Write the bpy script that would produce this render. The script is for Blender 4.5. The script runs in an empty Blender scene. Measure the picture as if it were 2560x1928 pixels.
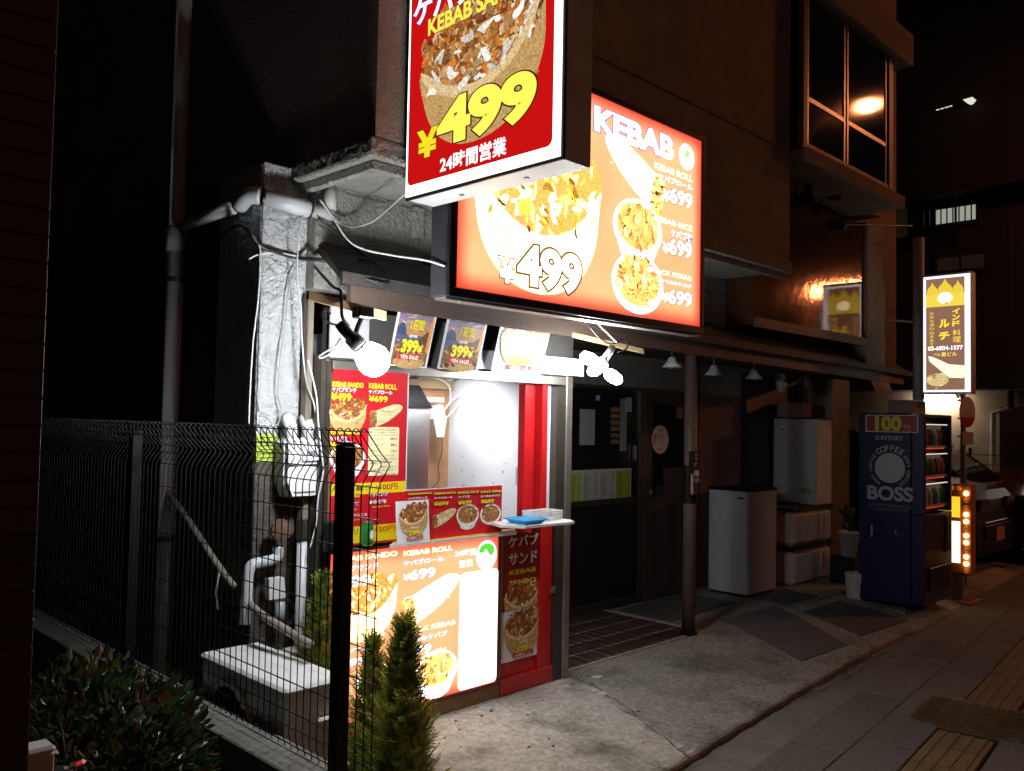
import bpy, math, random
from mathutils import Vector, Matrix
R = random.Random(11)
scene = bpy.context.scene
col = scene.collection
# ------------------------------------------------------------------ camera
FPX, CX, CY = 2155.0, 1280.0, 964.0
CAM = Vector((0, 0, 1.65))
WX = Vector((0.70508468, 0.04136887, 0.7079154))
WY = Vector((-0.70888174, 0.01507436, 0.70516625))
WZ = Vector((0.01850056, -0.99903022, 0.03995434))
cd = bpy.data.cameras.new('camera'); cam = bpy.data.objects.new('camera', cd); col.objects.link(cam)
cd.sensor_width = 36; cd.sensor_fit = 'HORIZONTAL'; cd.lens = 36 * FPX / 2560
cd.clip_start = 0.05; cd.clip_end = 600
cam.matrix_world = Matrix(((WX[0], -WX[1], -WX[2], CAM[0]), (WY[0], -WY[1], -WY[2], CAM[1]), (WZ[0], -WZ[1], -WZ[2], CAM[2]), (0, 0, 0, 1)))
scene.camera = cam
def A(u, v, x=None, y=None, z=None):
    """point of the place seen at photo pixel (u, v) that lies in a known plane"""
    c = Vector(((u - CX) / FPX, (v - CY) / FPX, 1.0))
    r = Vector((WX.dot(c), WY.dot(c), WZ.dot(c)))
    t = (x - CAM.x) / r.x if x is not None else (y - CAM.y) / r.y if y is not None else (z - CAM.z) / r.z
    return CAM + t * r
# ------------------------------------------------------------------ world, exposure
w = bpy.data.worlds.new('World'); scene.world = w; w.use_nodes = True
wn = w.node_tree.nodes; wl = w.node_tree.links
sky = wn.new('ShaderNodeTexSky'); sky.sky_type = 'NISHITA'; sky.sun_disc = False
sky.sun_elevation = math.radians(-3); sky.sun_rotation = math.radians(200)
wl.new(sky.outputs[0], wn['Background'].inputs[0]); wn['Background'].inputs[1].default_value = 0.04
vs = scene.view_settings; vs.view_transform = 'Standard'; vs.look = 'None'; vs.exposure = 0.0; vs.gamma = 1.0
scene.cycles.use_denoising = True
try: scene.cycles.denoiser = 'OPENIMAGEDENOISE'
except Exception: pass
scene.cycles.max_bounces = 8; scene.cycles.diffuse_bounces = 4; scene.cycles.glossy_bounces = 4
scene.cycles.transmission_bounces = 4; scene.cycles.sample_clamp_indirect = 6.0
scene.cycles.caustics_reflective = False; scene.cycles.caustics_refractive = False
# ------------------------------------------------------------------ materials
MATS = {}
def mat(name, c, rough=.6, metal=0., var=.18, vs_=6., bump=0., bs=60., spec=.5, c2=None, c2s=2.5, c2lo=.5, c2hi=.65, rnd=.0, coat=0., stretch=(1, 1, 1), em=None, ems=0., trans=0.):
    if name in MATS: return MATS[name]
    m = bpy.data.materials.new(name); m.use_nodes = True; MATS[name] = m
    n = m.node_tree.nodes; l = m.node_tree.links; b = n['Principled BSDF']
    tc = n.new('ShaderNodeTexCoord'); mp = n.new('ShaderNodeMapping'); mp.inputs['Scale'].default_value = stretch
    l.new(tc.outputs['Object'], mp.inputs[0])
    rgb = n.new('ShaderNodeRGB'); rgb.outputs[0].default_value = (*c, 1); out = rgb.outputs[0]
    if c2:
        t = n.new('ShaderNodeTexNoise'); t.inputs['Scale'].default_value = c2s; t.inputs['Detail'].default_value = 7; t.inputs['Roughness'].default_value = .65
        l.new(mp.outputs[0], t.inputs[0])
        mr = n.new('ShaderNodeMapRange'); mr.inputs[1].default_value = c2lo; mr.inputs[2].default_value = c2hi; l.new(t.outputs[0], mr.inputs[0])
        mx = n.new('ShaderNodeMix'); mx.data_type = 'RGBA'; l.new(mr.outputs[0], mx.inputs[0]); l.new(out, mx.inputs[6]); mx.inputs[7].default_value = (*c2, 1)
        out = mx.outputs[2]
    if var > 0:
        t = n.new('ShaderNodeTexNoise'); t.inputs['Scale'].default_value = vs_; t.inputs['Detail'].default_value = 9; t.inputs['Roughness'].default_value = .7
        l.new(mp.outputs[0], t.inputs[0])
        mr = n.new('ShaderNodeMapRange'); mr.inputs[1].default_value = .3; mr.inputs[2].default_value = .7
        mr.inputs[3].default_value = 1 - var; mr.inputs[4].default_value = 1 + var; l.new(t.outputs[0], mr.inputs[0])
        v = n.new('ShaderNodeVectorMath'); v.operation = 'SCALE'; l.new(out, v.inputs[0]); l.new(mr.outputs[0], v.inputs['Scale']); out = v.outputs[0]
    if rnd > 0:
        oi = n.new('ShaderNodeObjectInfo'); mr = n.new('ShaderNodeMapRange'); mr.inputs[3].default_value = 1 - rnd; mr.inputs[4].default_value = 1 + rnd
        l.new(oi.outputs['Random'], mr.inputs[0])
        v = n.new('ShaderNodeVectorMath'); v.operation = 'SCALE'; l.new(out, v.inputs[0]); l.new(mr.outputs[0], v.inputs['Scale']); out = v.outputs[0]
    l.new(out, b.inputs['Base Color'])
    b.inputs['Roughness'].default_value = rough; b.inputs['Metallic'].default_value = metal
    b.inputs['Specular IOR Level'].default_value = spec; b.inputs['Coat Weight'].default_value = coat
    b.inputs['Transmission Weight'].default_value = trans
    if em: b.inputs['Emission Color'].default_value = (*em, 1); b.inputs['Emission Strength'].default_value = ems
    if bump > 0:
        t = n.new('ShaderNodeTexNoise'); t.inputs['Scale'].default_value = bs; t.inputs['Detail'].default_value = 5; t.inputs['Roughness'].default_value = .6
        l.new(mp.outputs[0], t.inputs[0])
        bp = n.new('ShaderNodeBump'); bp.inputs['Strength'].default_value = 1; bp.inputs['Distance'].default_value = bump
        l.new(t.outputs[0], bp.inputs['Height']); l.new(bp.outputs[0], b.inputs['Normal'])
    return m
def emat(name, c, s, sampling=True):
    m = bpy.data.materials.new(name); m.use_nodes = True; n = m.node_tree.nodes; l = m.node_tree.links
    n.remove(n['Principled BSDF']); e = n.new('ShaderNodeEmission'); e.inputs[0].default_value = (*c, 1); e.inputs[1].default_value = s
    l.new(e.outputs[0], n['Material Output'].inputs[0])
    if not sampling: m.cycles.emission_sampling = 'NONE'
    MATS[name] = m; return m
def printmat(name, lit, rough=.45, grain=0.):
    m = bpy.data.materials.new(name); m.use_nodes = True; n = m.node_tree.nodes; l = m.node_tree.links
    at = n.new('ShaderNodeAttribute'); at.attribute_name = 'Col'; out = at.outputs[0]
    if grain:      # the halftone of a printed photograph
        tc = n.new('ShaderNodeTexCoord')
        for sc, k in ((80., grain), (260., grain * .8)):
            t = n.new('ShaderNodeTexNoise'); t.inputs['Scale'].default_value = sc; t.inputs['Detail'].default_value = 4; l.new(tc.outputs['Object'], t.inputs[0])
            mr = n.new('ShaderNodeMapRange'); mr.inputs[1].default_value = .32; mr.inputs[2].default_value = .68; mr.inputs[3].default_value = 1 - k; mr.inputs[4].default_value = 1 + k; l.new(t.outputs[0], mr.inputs[0])
            v = n.new('ShaderNodeVectorMath'); v.operation = 'SCALE'; l.new(out, v.inputs[0]); l.new(mr.outputs[0], v.inputs['Scale']); out = v.outputs[0]
    if lit:
        n.remove(n['Principled BSDF']); e = n.new('ShaderNodeEmission'); l.new(out, e.inputs[0]); l.new(e.outputs[0], n['Material Output'].inputs[0])
    else:
        b = n['Principled BSDF']; b.inputs['Roughness'].default_value = rough; l.new(out, b.inputs['Base Color'])
    MATS[name] = m; return m
printmat('print', False); printmat('print_lit', True).cycles.emission_sampling = 'NONE'
printmat('food_print', False, grain=.3); printmat('food_print_lit', True, grain=.3).cycles.emission_sampling = 'NONE'
# ------------------------------------------------------------------ mesh builder
class MB:
    def __init__(s): s.v = []; s.f = []; s.c = []; s.cc = (1, 1, 1)
    def add(s, vs, fs):
        o = len(s.v); s.v += [tuple(p) for p in vs]
        for f in fs: s.f.append(tuple(i + o for i in f)); s.c.append(s.cc)
        return s
    def box(s, x0, x1, y0, y1, z0, z1, ch=0.):
        if ch <= 0:
            P = [(x, y, z) for x in (x0, x1) for y in (y0, y1) for z in (z0, z1)]
            return s.add(P, [(0, 1, 3, 2), (4, 6, 7, 5), (0, 4, 5, 1), (2, 3, 7, 6), (0, 2, 6, 4), (1, 5, 7, 3)])
        c = min(ch, .45 * abs(x1 - x0), .45 * abs(y1 - y0), .45 * abs(z1 - z0))
        V = []; idx = {}
        X = (x0, x1); Y = (y0, y1); Z = (z0, z1); sg = (1, -1)
        for i in (0, 1):
            for j in (0, 1):
                for k in (0, 1):
                    for a in range(3):
                        p = [X[i] + sg[i] * c, Y[j] + sg[j] * c, Z[k] + sg[k] * c]
                        p[a] = (X[i], Y[j], Z[k])[a]
                        idx[i, j, k, a] = len(V); V.append(p)
        F = []
        for i in (0, 1): F.append([idx[i, j, k, 0] for j, k in ((0, 0), (0, 1), (1, 1), (1, 0))][::1 if i == 0 else -1])
        for j in (0, 1): F.append([idx[i, j, k, 1] for i, k in ((0, 0), (1, 0), (1, 1), (0, 1))][::1 if j == 0 else -1])
        for k in (0, 1): F.append([idx[i, j, k, 2] for i, j in ((0, 0), (0, 1), (1, 1), (1, 0))][::1 if k == 0 else -1])
        for j in (0, 1):
            for k in (0, 1): F.append([idx[0, j, k, 1], idx[1, j, k, 1], idx[1, j, k, 2], idx[0, j, k, 2]])
        for i in (0, 1):
            for k in (0, 1): F.append([idx[i, 0, k, 0], idx[i, 1, k, 0], idx[i, 1, k, 2], idx[i, 0, k, 2]])
        for i in (0, 1):
            for j in (0, 1): F.append([idx[i, j, 0, 0], idx[i, j, 1, 0], idx[i, j, 1, 1], idx[i, j, 0, 1]])
        for i in (0, 1):
            for j in (0, 1):
                for k in (0, 1): F.append([idx[i, j, k, a] for a in range(3)])
        return s.add(V, F)
    def tube(s, pts, r, n=8, cap=True):
        pts = [Vector(p) for p in pts]; rs = r if isinstance(r, (list, tuple)) else [r] * len(pts)
        up = None; V = []; F = []
        for i, p in enumerate(pts):
            d = (pts[min(i + 1, len(pts) - 1)] - pts[max(i - 1, 0)])
            if d.length < 1e-9: d = Vector((0, 0, 1))
            d.normalize()
            if up is None: up = Vector((0, 0, 1)) if abs(d.z) < .9 else Vector((1, 0, 0))
            a = d.cross(up)
            if a.length < 1e-6: a = d.orthogonal()
            a.normalize(); b = a.cross(d); up = b
            for k in range(n):
                t = 2 * math.pi * k / n; V.append(p + rs[i] * (math.cos(t) * a + math.sin(t) * b))
        for i in range(len(pts) - 1):
            for k in range(n): F.append((i * n + k, i * n + (k + 1) % n, (i + 1) * n + (k + 1) % n, (i + 1) * n + k))
        if cap: F.append(tuple(range(n))[::-1]); F.append(tuple((len(pts) - 1) * n + k for k in range(n)))
        return s.add(V, F)
    def lathe(s, prof, o, ax=(0, 0, 1), n=20):
        o = Vector(o); ax = Vector(ax).normalized(); a = ax.orthogonal().normalized(); b = ax.cross(a)
        V = []; F = []
        for r, h in prof:
            for k in range(n):
                t = 2 * math.pi * k / n; V.append(o + ax * h + r * (math.cos(t) * a + math.sin(t) * b))
        for i in range(len(prof) - 1):
            for k in range(n): F.append((i * n + k, i * n + (k + 1) % n, (i + 1) * n + (k + 1) % n, (i + 1) * n + k))
        F.append(tuple(range(n))[::-1]); F.append(tuple((len(prof) - 1) * n + k for k in range(n)))
        return s.add(V, F)
    def prism(s, poly, fr, d0, d1):
        """poly: 2D points; fr=(origin,u,v,n)"""
        o, u, v, nn = fr; k = len(poly)
        V = [o + u * p[0] + v * p[1] + nn * d0 for p in poly] + [o + u * p[0] + v * p[1] + nn * d1 for p in poly]
        F = [tuple(range(k))[::-1], tuple(range(k, 2 * k))] + [(i, (i + 1) % k, k + (i + 1) % k, k + i) for i in range(k)]
        return s.add(V, F)
    def mesh(s, name, m, smooth=False, color=False):
        me = bpy.data.meshes.new(name); me.from_pydata(s.v, [], s.f); me.update()
        if smooth:
            me.polygons.foreach_set('use_smooth', [True] * len(me.polygons))
        if color:
            at = me.color_attributes.new('Col', 'FLOAT_COLOR', 'CORNER'); buf = []
            for f, c in zip(s.f, s.c): buf += [c[0], c[1], c[2], 1.0] * len(f)
            at.data.foreach_set('color', buf)
        if m is not None: me.materials.append(MATS[m] if isinstance(m, str) else m)
        return me
    def obj(s, name, m, parent=None, smooth=False, color=False, loc=None):
        o = bpy.data.objects.new(name, s.mesh(name, m, smooth, color)); col.objects.link(o)
        if smooth == 'auto': pass
        if parent is not None: o.parent = parent; 
        if loc: o.location = loc
        return o
def link(name, me, parent=None, loc=(0, 0, 0), rz=0.):
    o = bpy.data.objects.new(name, me); col.objects.link(o); o.location = loc; o.rotation_euler = (0, 0, rz)
    if parent is not None: o.parent = parent
    return o
def tag(o, label, cat, group=None):
    o['label'] = label; o['category'] = cat
    if group: o['group'] = group
    return o
def thing(name, label, cat, group=None, loc=(0, 0, 0)):
    """an Empty at the base of a thing; parts are built in world coordinates, so the parenting keeps their place"""
    o = bpy.data.objects.new(name, None); col.objects.link(o); o.empty_display_size = .1
    return tag(o, label, cat, group)
def struct(o): o['kind'] = 'structure'; return o
def spline(pts, n=6):
    P = [Vector(p) for p in pts]; out = []
    for i in range(len(P) - 1):
        p0 = P[max(i - 1, 0)]; p1 = P[i]; p2 = P[i + 1]; p3 = P[min(i + 2, len(P) - 1)]
        for k in range(n):
            t = k / n
            out.append(.5 * ((2 * p1) + (p2 - p0) * t + (2 * p0 - 5 * p1 + 4 * p2 - p3) * t * t + (3 * p1 - p0 - 3 * p2 + p3) * t ** 3))
    return out + [P[-1]]
def cable(label, pts, r, m, name='cable', n=7, group=None):
    return tag(MB().tube(spline(pts, n), r, 6).obj(name, m, smooth=True), label, 'cable', group)
# ------------------------------------------------------------------ lettering
TC = {}
def glyphs(s, off, res=3):
    k = (s, round(off, 4), res)
    if k in TC: return TC[k]
    cu = bpy.data.curves.new('t', 'FONT'); cu.body = s; cu.size = 1; cu.resolution_u = res; cu.offset = off; cu.space_line = 1.0
    o = bpy.data.objects.new('t', cu); col.objects.link(o)
    dg = bpy.context.evaluated_depsgraph_get(); me = bpy.data.meshes.new_from_object(o.evaluated_get(dg))
    V = [(v.co.x, v.co.y) for v in me.vertices]; F = [tuple(p.vertices) for p in me.polygons]
    bpy.data.objects.remove(o); bpy.data.curves.remove(cu); bpy.data.meshes.remove(me)
    TC[k] = (V, F); return TC[k]
class Board:
    """a flat printed face: coordinates (s,t) in metres on the plane through o"""
    def __init__(b, o, u, v, root, lit=False, gain=1.):
        b.o = Vector(o); b.u = Vector(u).normalized(); b.v = Vector(v).normalized(); b.n = b.u.cross(b.v); b.root = root; b.lit = lit; b.gain = gain; b.parts = {}
    def px(b, p):
        c = Vector(((p[0] - CX) / FPX, (p[1] - CY) / FPX, 1.0)); r = Vector((WX.dot(c), WY.dot(c), WZ.dot(c)))
        t = (b.o - CAM).dot(b.n) / r.dot(b.n); q = CAM + t * r - b.o
        return (q.dot(b.u), q.dot(b.v))
    def part(b, name):
        if name not in b.parts: b.parts[name] = MB()
        return b.parts[name]
    def P(b, s, t, h): return b.o + b.u * s + b.v * t + b.n * h
    def poly(b, pts, c, h, part='print'):
        m = b.part(part); m.cc = tuple(x * b.gain for x in c); m.add([b.P(s, t, h) for s, t in pts], [tuple(range(len(pts)))]); return b
    def rect(b, s0, t0, s1, t1, c, h, part='print', r=0.):
        if r <= 0: return b.poly([(s0, t0), (s1, t0), (s1, t1), (s0, t1)], c, h, part)
        P = []
        for cx, cy, a0 in ((s1 - r, t0 + r, -90), (s1 - r, t1 - r, 0), (s0 + r, t1 - r, 90), (s0 + r, t0 + r, 180)):
            for k in range(5): a = math.radians(a0 + 22.5 * k); P.append((cx + r * math.cos(a), cy + r * math.sin(a)))
        return b.poly(P, c, h, part)
    def disc(b, s, t, rs, rt, c, h, part='print', n=28):
        return b.poly([(s + rs * math.cos(2 * math.pi * k / n), t + rt * math.sin(2 * math.pi * k / n)) for k in range(n)], c, h, part)
    def text(b, s, p0, p1, c, h=.0055, bold=.02, outline=None, ow=.045, px=True, shear=0., part='lettering', c_top=None):
        """fit the words into the box with lower-left p0 and upper-right p1"""
        if px: p0 = b.px(p0); p1 = b.px(p1)
        part = '%s#%d' % (part, len(b.parts))
        res = 8 if p1[1] - p0[1] > .045 and s.isascii() else 3
        V0, _ = glyphs(s, 0, res)
        if not V0: return b
        x0 = min(v[0] for v in V0); x1 = max(v[0] for v in V0); y0 = min(v[1] for v in V0); y1 = max(v[1] for v in V0)
        sx = (p1[0] - p0[0]) / (x1 - x0); sy = (p1[1] - p0[1]) / max(y1 - y0, .05)
        for off, cc, hh in (((bold + ow, outline, h) if outline else None), (bold, c, h + .0008)) if outline else ((bold, c, h + .0008),):
            V, F = glyphs(s, off, res); m = b.part(part); m.cc = tuple(x * b.gain for x in cc)
            m.add([b.P(p0[0] + (x - x0) * sx + shear * (y - y0) * sy, p0[1] + (y - y0) * sy, hh) for x, y in V], F)
        return b
    def blob(b, cx, cy, pts, sc, rot, c, h, part='food_picture', fy=1.):
        if len(pts) >= 10:
            n = len(pts); q = []
            for i in range(n):
                p0, p1, p2, p3 = pts[i - 1], pts[i], pts[(i + 1) % n], pts[(i + 2) % n]
                for k in range(4):
                    t = k / 4; q.append(tuple(.5 * (2 * p1[j] + (p2[j] - p0[j]) * t + (2 * p0[j] - 5 * p1[j] + 4 * p2[j] - p3[j]) * t * t + (3 * p1[j] - p0[j] - 3 * p2[j] + p3[j]) * t ** 3) for j in (0, 1)))
            pts = q
        ca, sa = math.cos(rot), math.sin(rot)
        return b.poly([(cx + sc * (x * ca - y * sa), cy + sc * fy * (x * sa + y * ca)) for x, y in pts], c, h, part)
    def bits(b, cx, cy, n, reg, sc, rot, h, pal, size=(.03, .1), part='food_picture'):
        ca, sa = math.cos(rot), math.sin(rot)
        for k in range(n):
            for _ in range(30):
                x, y = R.uniform(-.55, .55), R.uniform(-.4, .6)
                if reg(x, y): break
            else: continue
            a = R.uniform(0, math.pi); L = R.uniform(*size); W = L * R.uniform(.22, .6); bend = R.uniform(-.4, .4) * L
            q = []
            for u_, w_ in ((-1, -.6), (-.3, -1), (.5, -.9), (1, -.3), (.9, .5), (.2, .9), (-.5, 1), (-1, .4)):
                u2 = u_ * L * R.uniform(.8, 1.1); w2 = w_ * W * R.uniform(.7, 1.15) + bend * (u_ * u_)
                q.append((x + u2 * math.cos(a) - w2 * math.sin(a), y + u2 * math.sin(a) + w2 * math.cos(a)))
            c = R.choice(pal); f = R.uniform(.6, 1.25)
            b.blob(cx, cy, q, sc, rot, tuple(v * f for v in c), h + R.uniform(0, .0009), part)
        return b
    def accent(b, cx, cy, n, reg, sc, rot, h, part):
        if b.gain < 3: return
        g = b.gain; b.gain = 1.
        b.bits(cx, cy, n, reg, sc, rot, h, [(.5, .22, .02), (.95, .55, .06), (.22, .08, .01), (1., .72, .2), (.8, .4, .05)], (.012, .05), part); b.gain = g
    def pita(b, cx, cy, w, rot=0., h=.0012, n=110, part='food_picture'):
        tan = (.55, .34, .13); pale = (.75, .55, .28)
        body = [(-.5, .12), (-.49, -.05), (-.44, -.2), (-.34, -.32), (-.18, -.4), (.02, -.42), (.2, -.38), (.36, -.28), (.47, -.1), (.5, .1), (.5, .32), (.4, .2), (.2, .05), (0, 0), (-.25, .02)]
        b.blob(cx, cy, body, w, rot, tan, h, part)
        back = [(-.49, .1), (-.3, -.06), (0, -.13), (.28, -.05), (.5, .2), (.5, .36), (.43, .46), (.36, .36), (.27, .44), (.14, .4), (.05, .47), (-.08, .4), (-.17, .43), (-.26, .3), (-.36, .33), (-.44, .22)]
        b.blob(cx, cy, back, w, rot, (.22, .07, .015), h + .0004, part)
        for k in range(26):
            x = R.uniform(-.42, .42); y = -.13 + .5 * x * x + R.uniform(-.26, -.03)
            if y < -.4 + .9 * x * x: continue
            b.blob(cx, cy, [(x - .02, y), (x, y - .008), (x + .025, y), (x, y + .008)], w, rot, (.4, .22, .07), h + .0004, part)
        pal = [(.45, .2, .06), (.3, .11, .03), (.62, .36, .16), (.6, .2, .03), (.68, .2, .02), (.5, .26, .1), (.2, .06, .02), (.75, .55, .32), (.55, .14, .03), (.5, .22, .06), (.7, .45, .2)]
        reg = lambda x, y: -.08 + .7 * max(x, -x * .6) ** 2 < y < .4 - .35 * x * x + .05 * math.sin(19 * x) and abs(x) < .46
        b.bits(cx, cy, n, reg, w, rot, h + .0008, pal, (.02, .07) if n < 200 else (.012, .05), part)
        b.bits(cx, cy, max(5, n // 28), lambda x, y: reg(x, y) and y < .2, w, rot, h + .0016, [(.85, .8, .72)], (.03, .06), part)
        b.accent(cx, cy, n // 3, reg, w, rot, h + .0019, part)
        for side in (0,):
            rim = [(-.5, .13), (-.46, .04), (-.3, -.08), (-.05, -.15), (.2, -.1), (.38, .03), (.5, .22), (.5, .27), (.37, .09), (.2, -.04), (-.04, -.09), (-.28, -.02), (-.44, .1)]
            b.blob(cx, cy, rim, w, rot, pale, h + .0019, part)
        return b
    def roll(b, cx, cy, w, rot=0., h=.0012, part='food_picture', flip=1):
        f = flip
        body = [(-.45 * f, -.22), (-.2 * f, -.2), (.1 * f, -.12), (.35 * f, .0), (.5 * f, .12), (.48 * f, .2), (.3 * f, .24), (0, .2), (-.25 * f, .15), (-.44 * f, .12)]
        b.blob(cx, cy, body, w, rot, (.72, .6, .32), h, part)
        b.blob(cx, cy, [(-.1 * f, .12), (.15 * f, .06), (.4 * f, .12), (.4 * f, .13), (.15 * f, .075), (-.1 * f, .14)], w, rot, (.3, .3, .08), h + .0004, part)
        for k in range(16):
            x, y = R.uniform(-.15, .4) * f, R.uniform(-.06, .17)
            b.blob(cx, cy, [(x - .015, y), (x, y - .008), (x + .02, y), (x, y + .008)], w, rot, (.5, .38, .15), h + .0004, part)
        b.blob(cx, cy, [(-.48 * f, -.24), (-.3 * f, -.22), (-.26 * f, .0), (-.3 * f, .14), (-.46 * f, .14)], w, rot, (.3, .1, .03), h + .0005, part)
        pal = [(.45, .2, .06), (.6, .2, .03), (.62, .36, .16), (.25, .3, .06), (.3, .1, .03)]
        b.bits(cx, cy, 34, lambda x, y: -.46 < x * f < -.27 and -.22 < y < .13, w, rot, h + .0008, pal, (.02, .06), part)
        b.accent(cx, cy, 22, lambda x, y: -.46 < x * f < -.25 and -.22 < y < .13, w, rot, h + .0018, part)
        return b
    def bowl(b, cx, cy, w, h=.0012, part='food_picture', deep=True):
        if deep: b.blob(cx, cy, [(-.48, .05), (-.4, -.2), (-.3, -.38), (-.1, -.45), (.12, -.45), (.3, -.38), (.4, -.2), (.48, .05)], w, 0, (.75, .74, .74), h, part)
        b.disc(cx, cy + .03 * w, .5 * w, .36 * w, (.85, .84, .83), h + .0004, part)
        b.disc(cx, cy + .05 * w, .43 * w, .29 * w, (.35, .15, .04), h + .0007, part)
        pal = [(.45, .2, .06), (.3, .11, .03), (.62, .36, .14), (.6, .25, .05), (.68, .45, .2), (.2, .07, .02)]
        b.bits(cx, cy, 70, lambda x, y: (x / .43) ** 2 + ((y - .09) / .31) ** 2 < 1, w, 0, h + .001, pal, (.03, .075), part)
        b.accent(cx, cy, 36, lambda x, y: (x / .4) ** 2 + ((y - .08) / .27) ** 2 < 1, w, 0, h + .002, part)
        return b
    def done(b, thick=None):
        out = {}
        for nme, m in b.parts.items():
            if m.f: out[nme] = m.obj(nme.split('#')[0], ('food_' if nme in ('food_picture', 'picture') else '') + ('print_lit' if b.lit else 'print'), b.root, color=True)
        return out
def sheet(u0, v0, u1, v1, o, u, v, th, name, m, parent):
    """a thin panel with thickness th behind the plane"""
    n = Vector(u).cross(Vector(v)); return MB().prism([(u0, v0), (u1, v0), (u1, v1), (u0, v1)], (Vector(o), Vector(u), Vector(v), n), -th, 0).obj(name, m, parent)
EX, EY, EZ = Vector((1, 0, 0)), Vector((0, 1, 0)), Vector((0, 0, 1))
# ------------------------------------------------------------------ surface materials
mat('asphalt', (.035, .033, .032), .85, var=.3, vs_=30, bump=.004, bs=180)
mat('concrete', (.46, .44, .39), .92, var=.42, vs_=26, bump=.016, bs=75, c2=(.15, .145, .12), c2s=1.3, c2lo=.5, c2hi=.64)
mat('gutter', (.15, .14, .125), .9, var=.35, vs_=7, bump=.004, bs=110)
mat('slab', (.12, .112, .1), .88, var=.38, vs_=30, bump=.0016, bs=240, rnd=.14)
mat('tactile', (.16, .105, .05), .8, var=.25, vs_=12, bump=.0015, bs=150, rnd=.06)
mat('joint', (.03, .028, .026), .95, var=.2)
mat('tile_brown', (.055, .034, .026), .5, var=.3, vs_=14, bump=.0006, bs=200, rnd=.2, c2=(.3, .27, .24), c2s=3.2, c2lo=.6, c2hi=.68)
mat('grout', (.55, .52, .47), .95, var=.25, vs_=20)
mat('stucco', (.33, .26, .22), .92, var=.2, vs_=3, bump=.03, bs=60)
mat('stucco_grey', (.34, .325, .29), .95, var=.22, vs_=4, bump=.04, bs=38)
mat('stucco_white', (.66, .67, .68), .9, var=.1, vs_=5, bump=.07, bs=34, c2=(.4, .4, .39), c2s=3, c2lo=.58, c2hi=.75)
mat('stucco_dark', (.1, .085, .07), .95, var=.4, vs_=7, bump=.02, bs=45)
mat('dark_wood', (.05, .034, .026), .6, var=.35, vs_=6, stretch=(1, 1, .12), bump=.001, bs=40)
mat('roof_dark', (.045, .04, .036), .7, var=.4, vs_=9, bump=.003, bs=50)
mat('fascia', (.085, .055, .042), .6, var=.35, vs_=8, stretch=(.15, 1, 1))
mat('timber', (.36, .25, .13), .7, var=.25, vs_=7, stretch=(.12, 1, 1), bump=.0006, bs=70)
mat('timber_v', (.2, .165, .125), .75, var=.35, vs_=8, stretch=(1, 1, .1), bump=.0015, bs=60)
mat('base_wood', (.24, .135, .05), .6, var=.35, vs_=6, stretch=(.1, 1, 1), bump=.001, bs=40)
mat('aluminium', (.42, .39, .35), .38, .85, var=.15, vs_=20)
mat('bronze', (.1, .085, .07), .4, .7, var=.2, vs_=18)
mat('steel', (.62, .64, .64), .28, 1., var=.08, vs_=8, bump=.0006, bs=25)
mat('black_paint', (.008, .008, .009), .4, var=.1)
mat('black_metal', (.02, .02, .022), .35, .6, var=.15)
mat('red_paint', (.5, .012, .014), .32, var=.12, vs_=5, coat=.2, bump=.0004, bs=80)
mat('white_board', (.74, .76, .8), .35, var=.04, c2=(.55, .57, .6), c2s=14, c2lo=.7, c2hi=.74)
mat('white_plastic', (.72, .73, .73), .4, var=.06, vs_=9)
mat('grey_plastic', (.4, .4, .42), .45, var=.08)
mat('cork', (.5, .27, .14), .85, var=.15, vs_=12, bump=.0006, bs=200)
mat('white_paper', (.78, .79, .8), .55, var=.05, bump=.002, bs=9)
mat('pvc', (.56, .58, .6), .35, var=.12, vs_=6)
mat('pvc_dirty', (.42, .41, .38), .5, var=.3, vs_=5)
mat('cable_black', (.012, .012, .012), .45, var=0)
mat('cable_white', (.62, .63, .63), .4, var=.05)
mat('brown_paint', (.13, .085, .065), .5, var=.2, vs_=6)
mat('wall_brown', (.17, .1, .075), .8, var=.2, vs_=5, bump=.003, bs=80)
mat('wall_dark', (.06, .055, .05), .85, var=.25, vs_=5, bump=.003, bs=80)
mat('wall_plaster', (.24, .235, .215), .9, var=.2, vs_=4, bump=.004, bs=90)
mat('glass_dark', (.012, .013, .014), .06, var=0, spec=.6)
mat('panel_gloss', (.16, .075, .035), .06, .55, var=.25, vs_=3, bump=.001, bs=8, spec=.9)
mat('far_wall', (.5, .35, .21), .9, var=.12, vs_=3, bump=.003, bs=60)
mat('far_dark', (.022, .019, .019), .9, var=.2, vs_=2)
mat('brick_tile', (.035, .014, .01), .6, var=.25, vs_=6, rnd=.18)
# ------------------------------------------------------------------ ground
struct(MB().add([(-300, -300, -.15), (300, -300, -.15), (300, 300, -.15), (-300, 300, -.15)], [(0, 1, 2, 3)]).obj('ground', 'asphalt'))
pd = Vector((1, .1, 0)).normalized(); pn = Vector((-pd.y, pd.x, 0)); P0 = Vector((4.347, 2.02, 0))
def pv(a, b, z): q = P0 + pd * a + pn * b; return (q.x, q.y, z)
pavement = struct(MB().add([pv(-8, -5, -.135), pv(30, -5, -.135), pv(30, .72, -.135), pv(-8, .72, -.135)], [(0, 1, 2, 3)]).obj('pavement', 'joint'))
g = MB()
g.add([pv(-6, .285, -.122), pv(30, .285, -.122), pv(30, .74, -.118), pv(-6, .74, -.118)], [(0, 1, 2, 3)])
g.obj('gutter_strip', 'gutter', pavement)
def slabmesh(nm, L, W, m): return MB().box(-L / 2 + .006, L / 2 - .006, -W / 2 + .006, W / 2 - .006, -.03, 0, .005).mesh(nm, m)
SL = slabmesh('paving_slab', .6, .3, 'slab')
rows = [(.145, 0), (-.145, .3), (-.755, .1), (-1.06, .4), (-1.36, 0), (-1.66, .3)]
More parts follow.
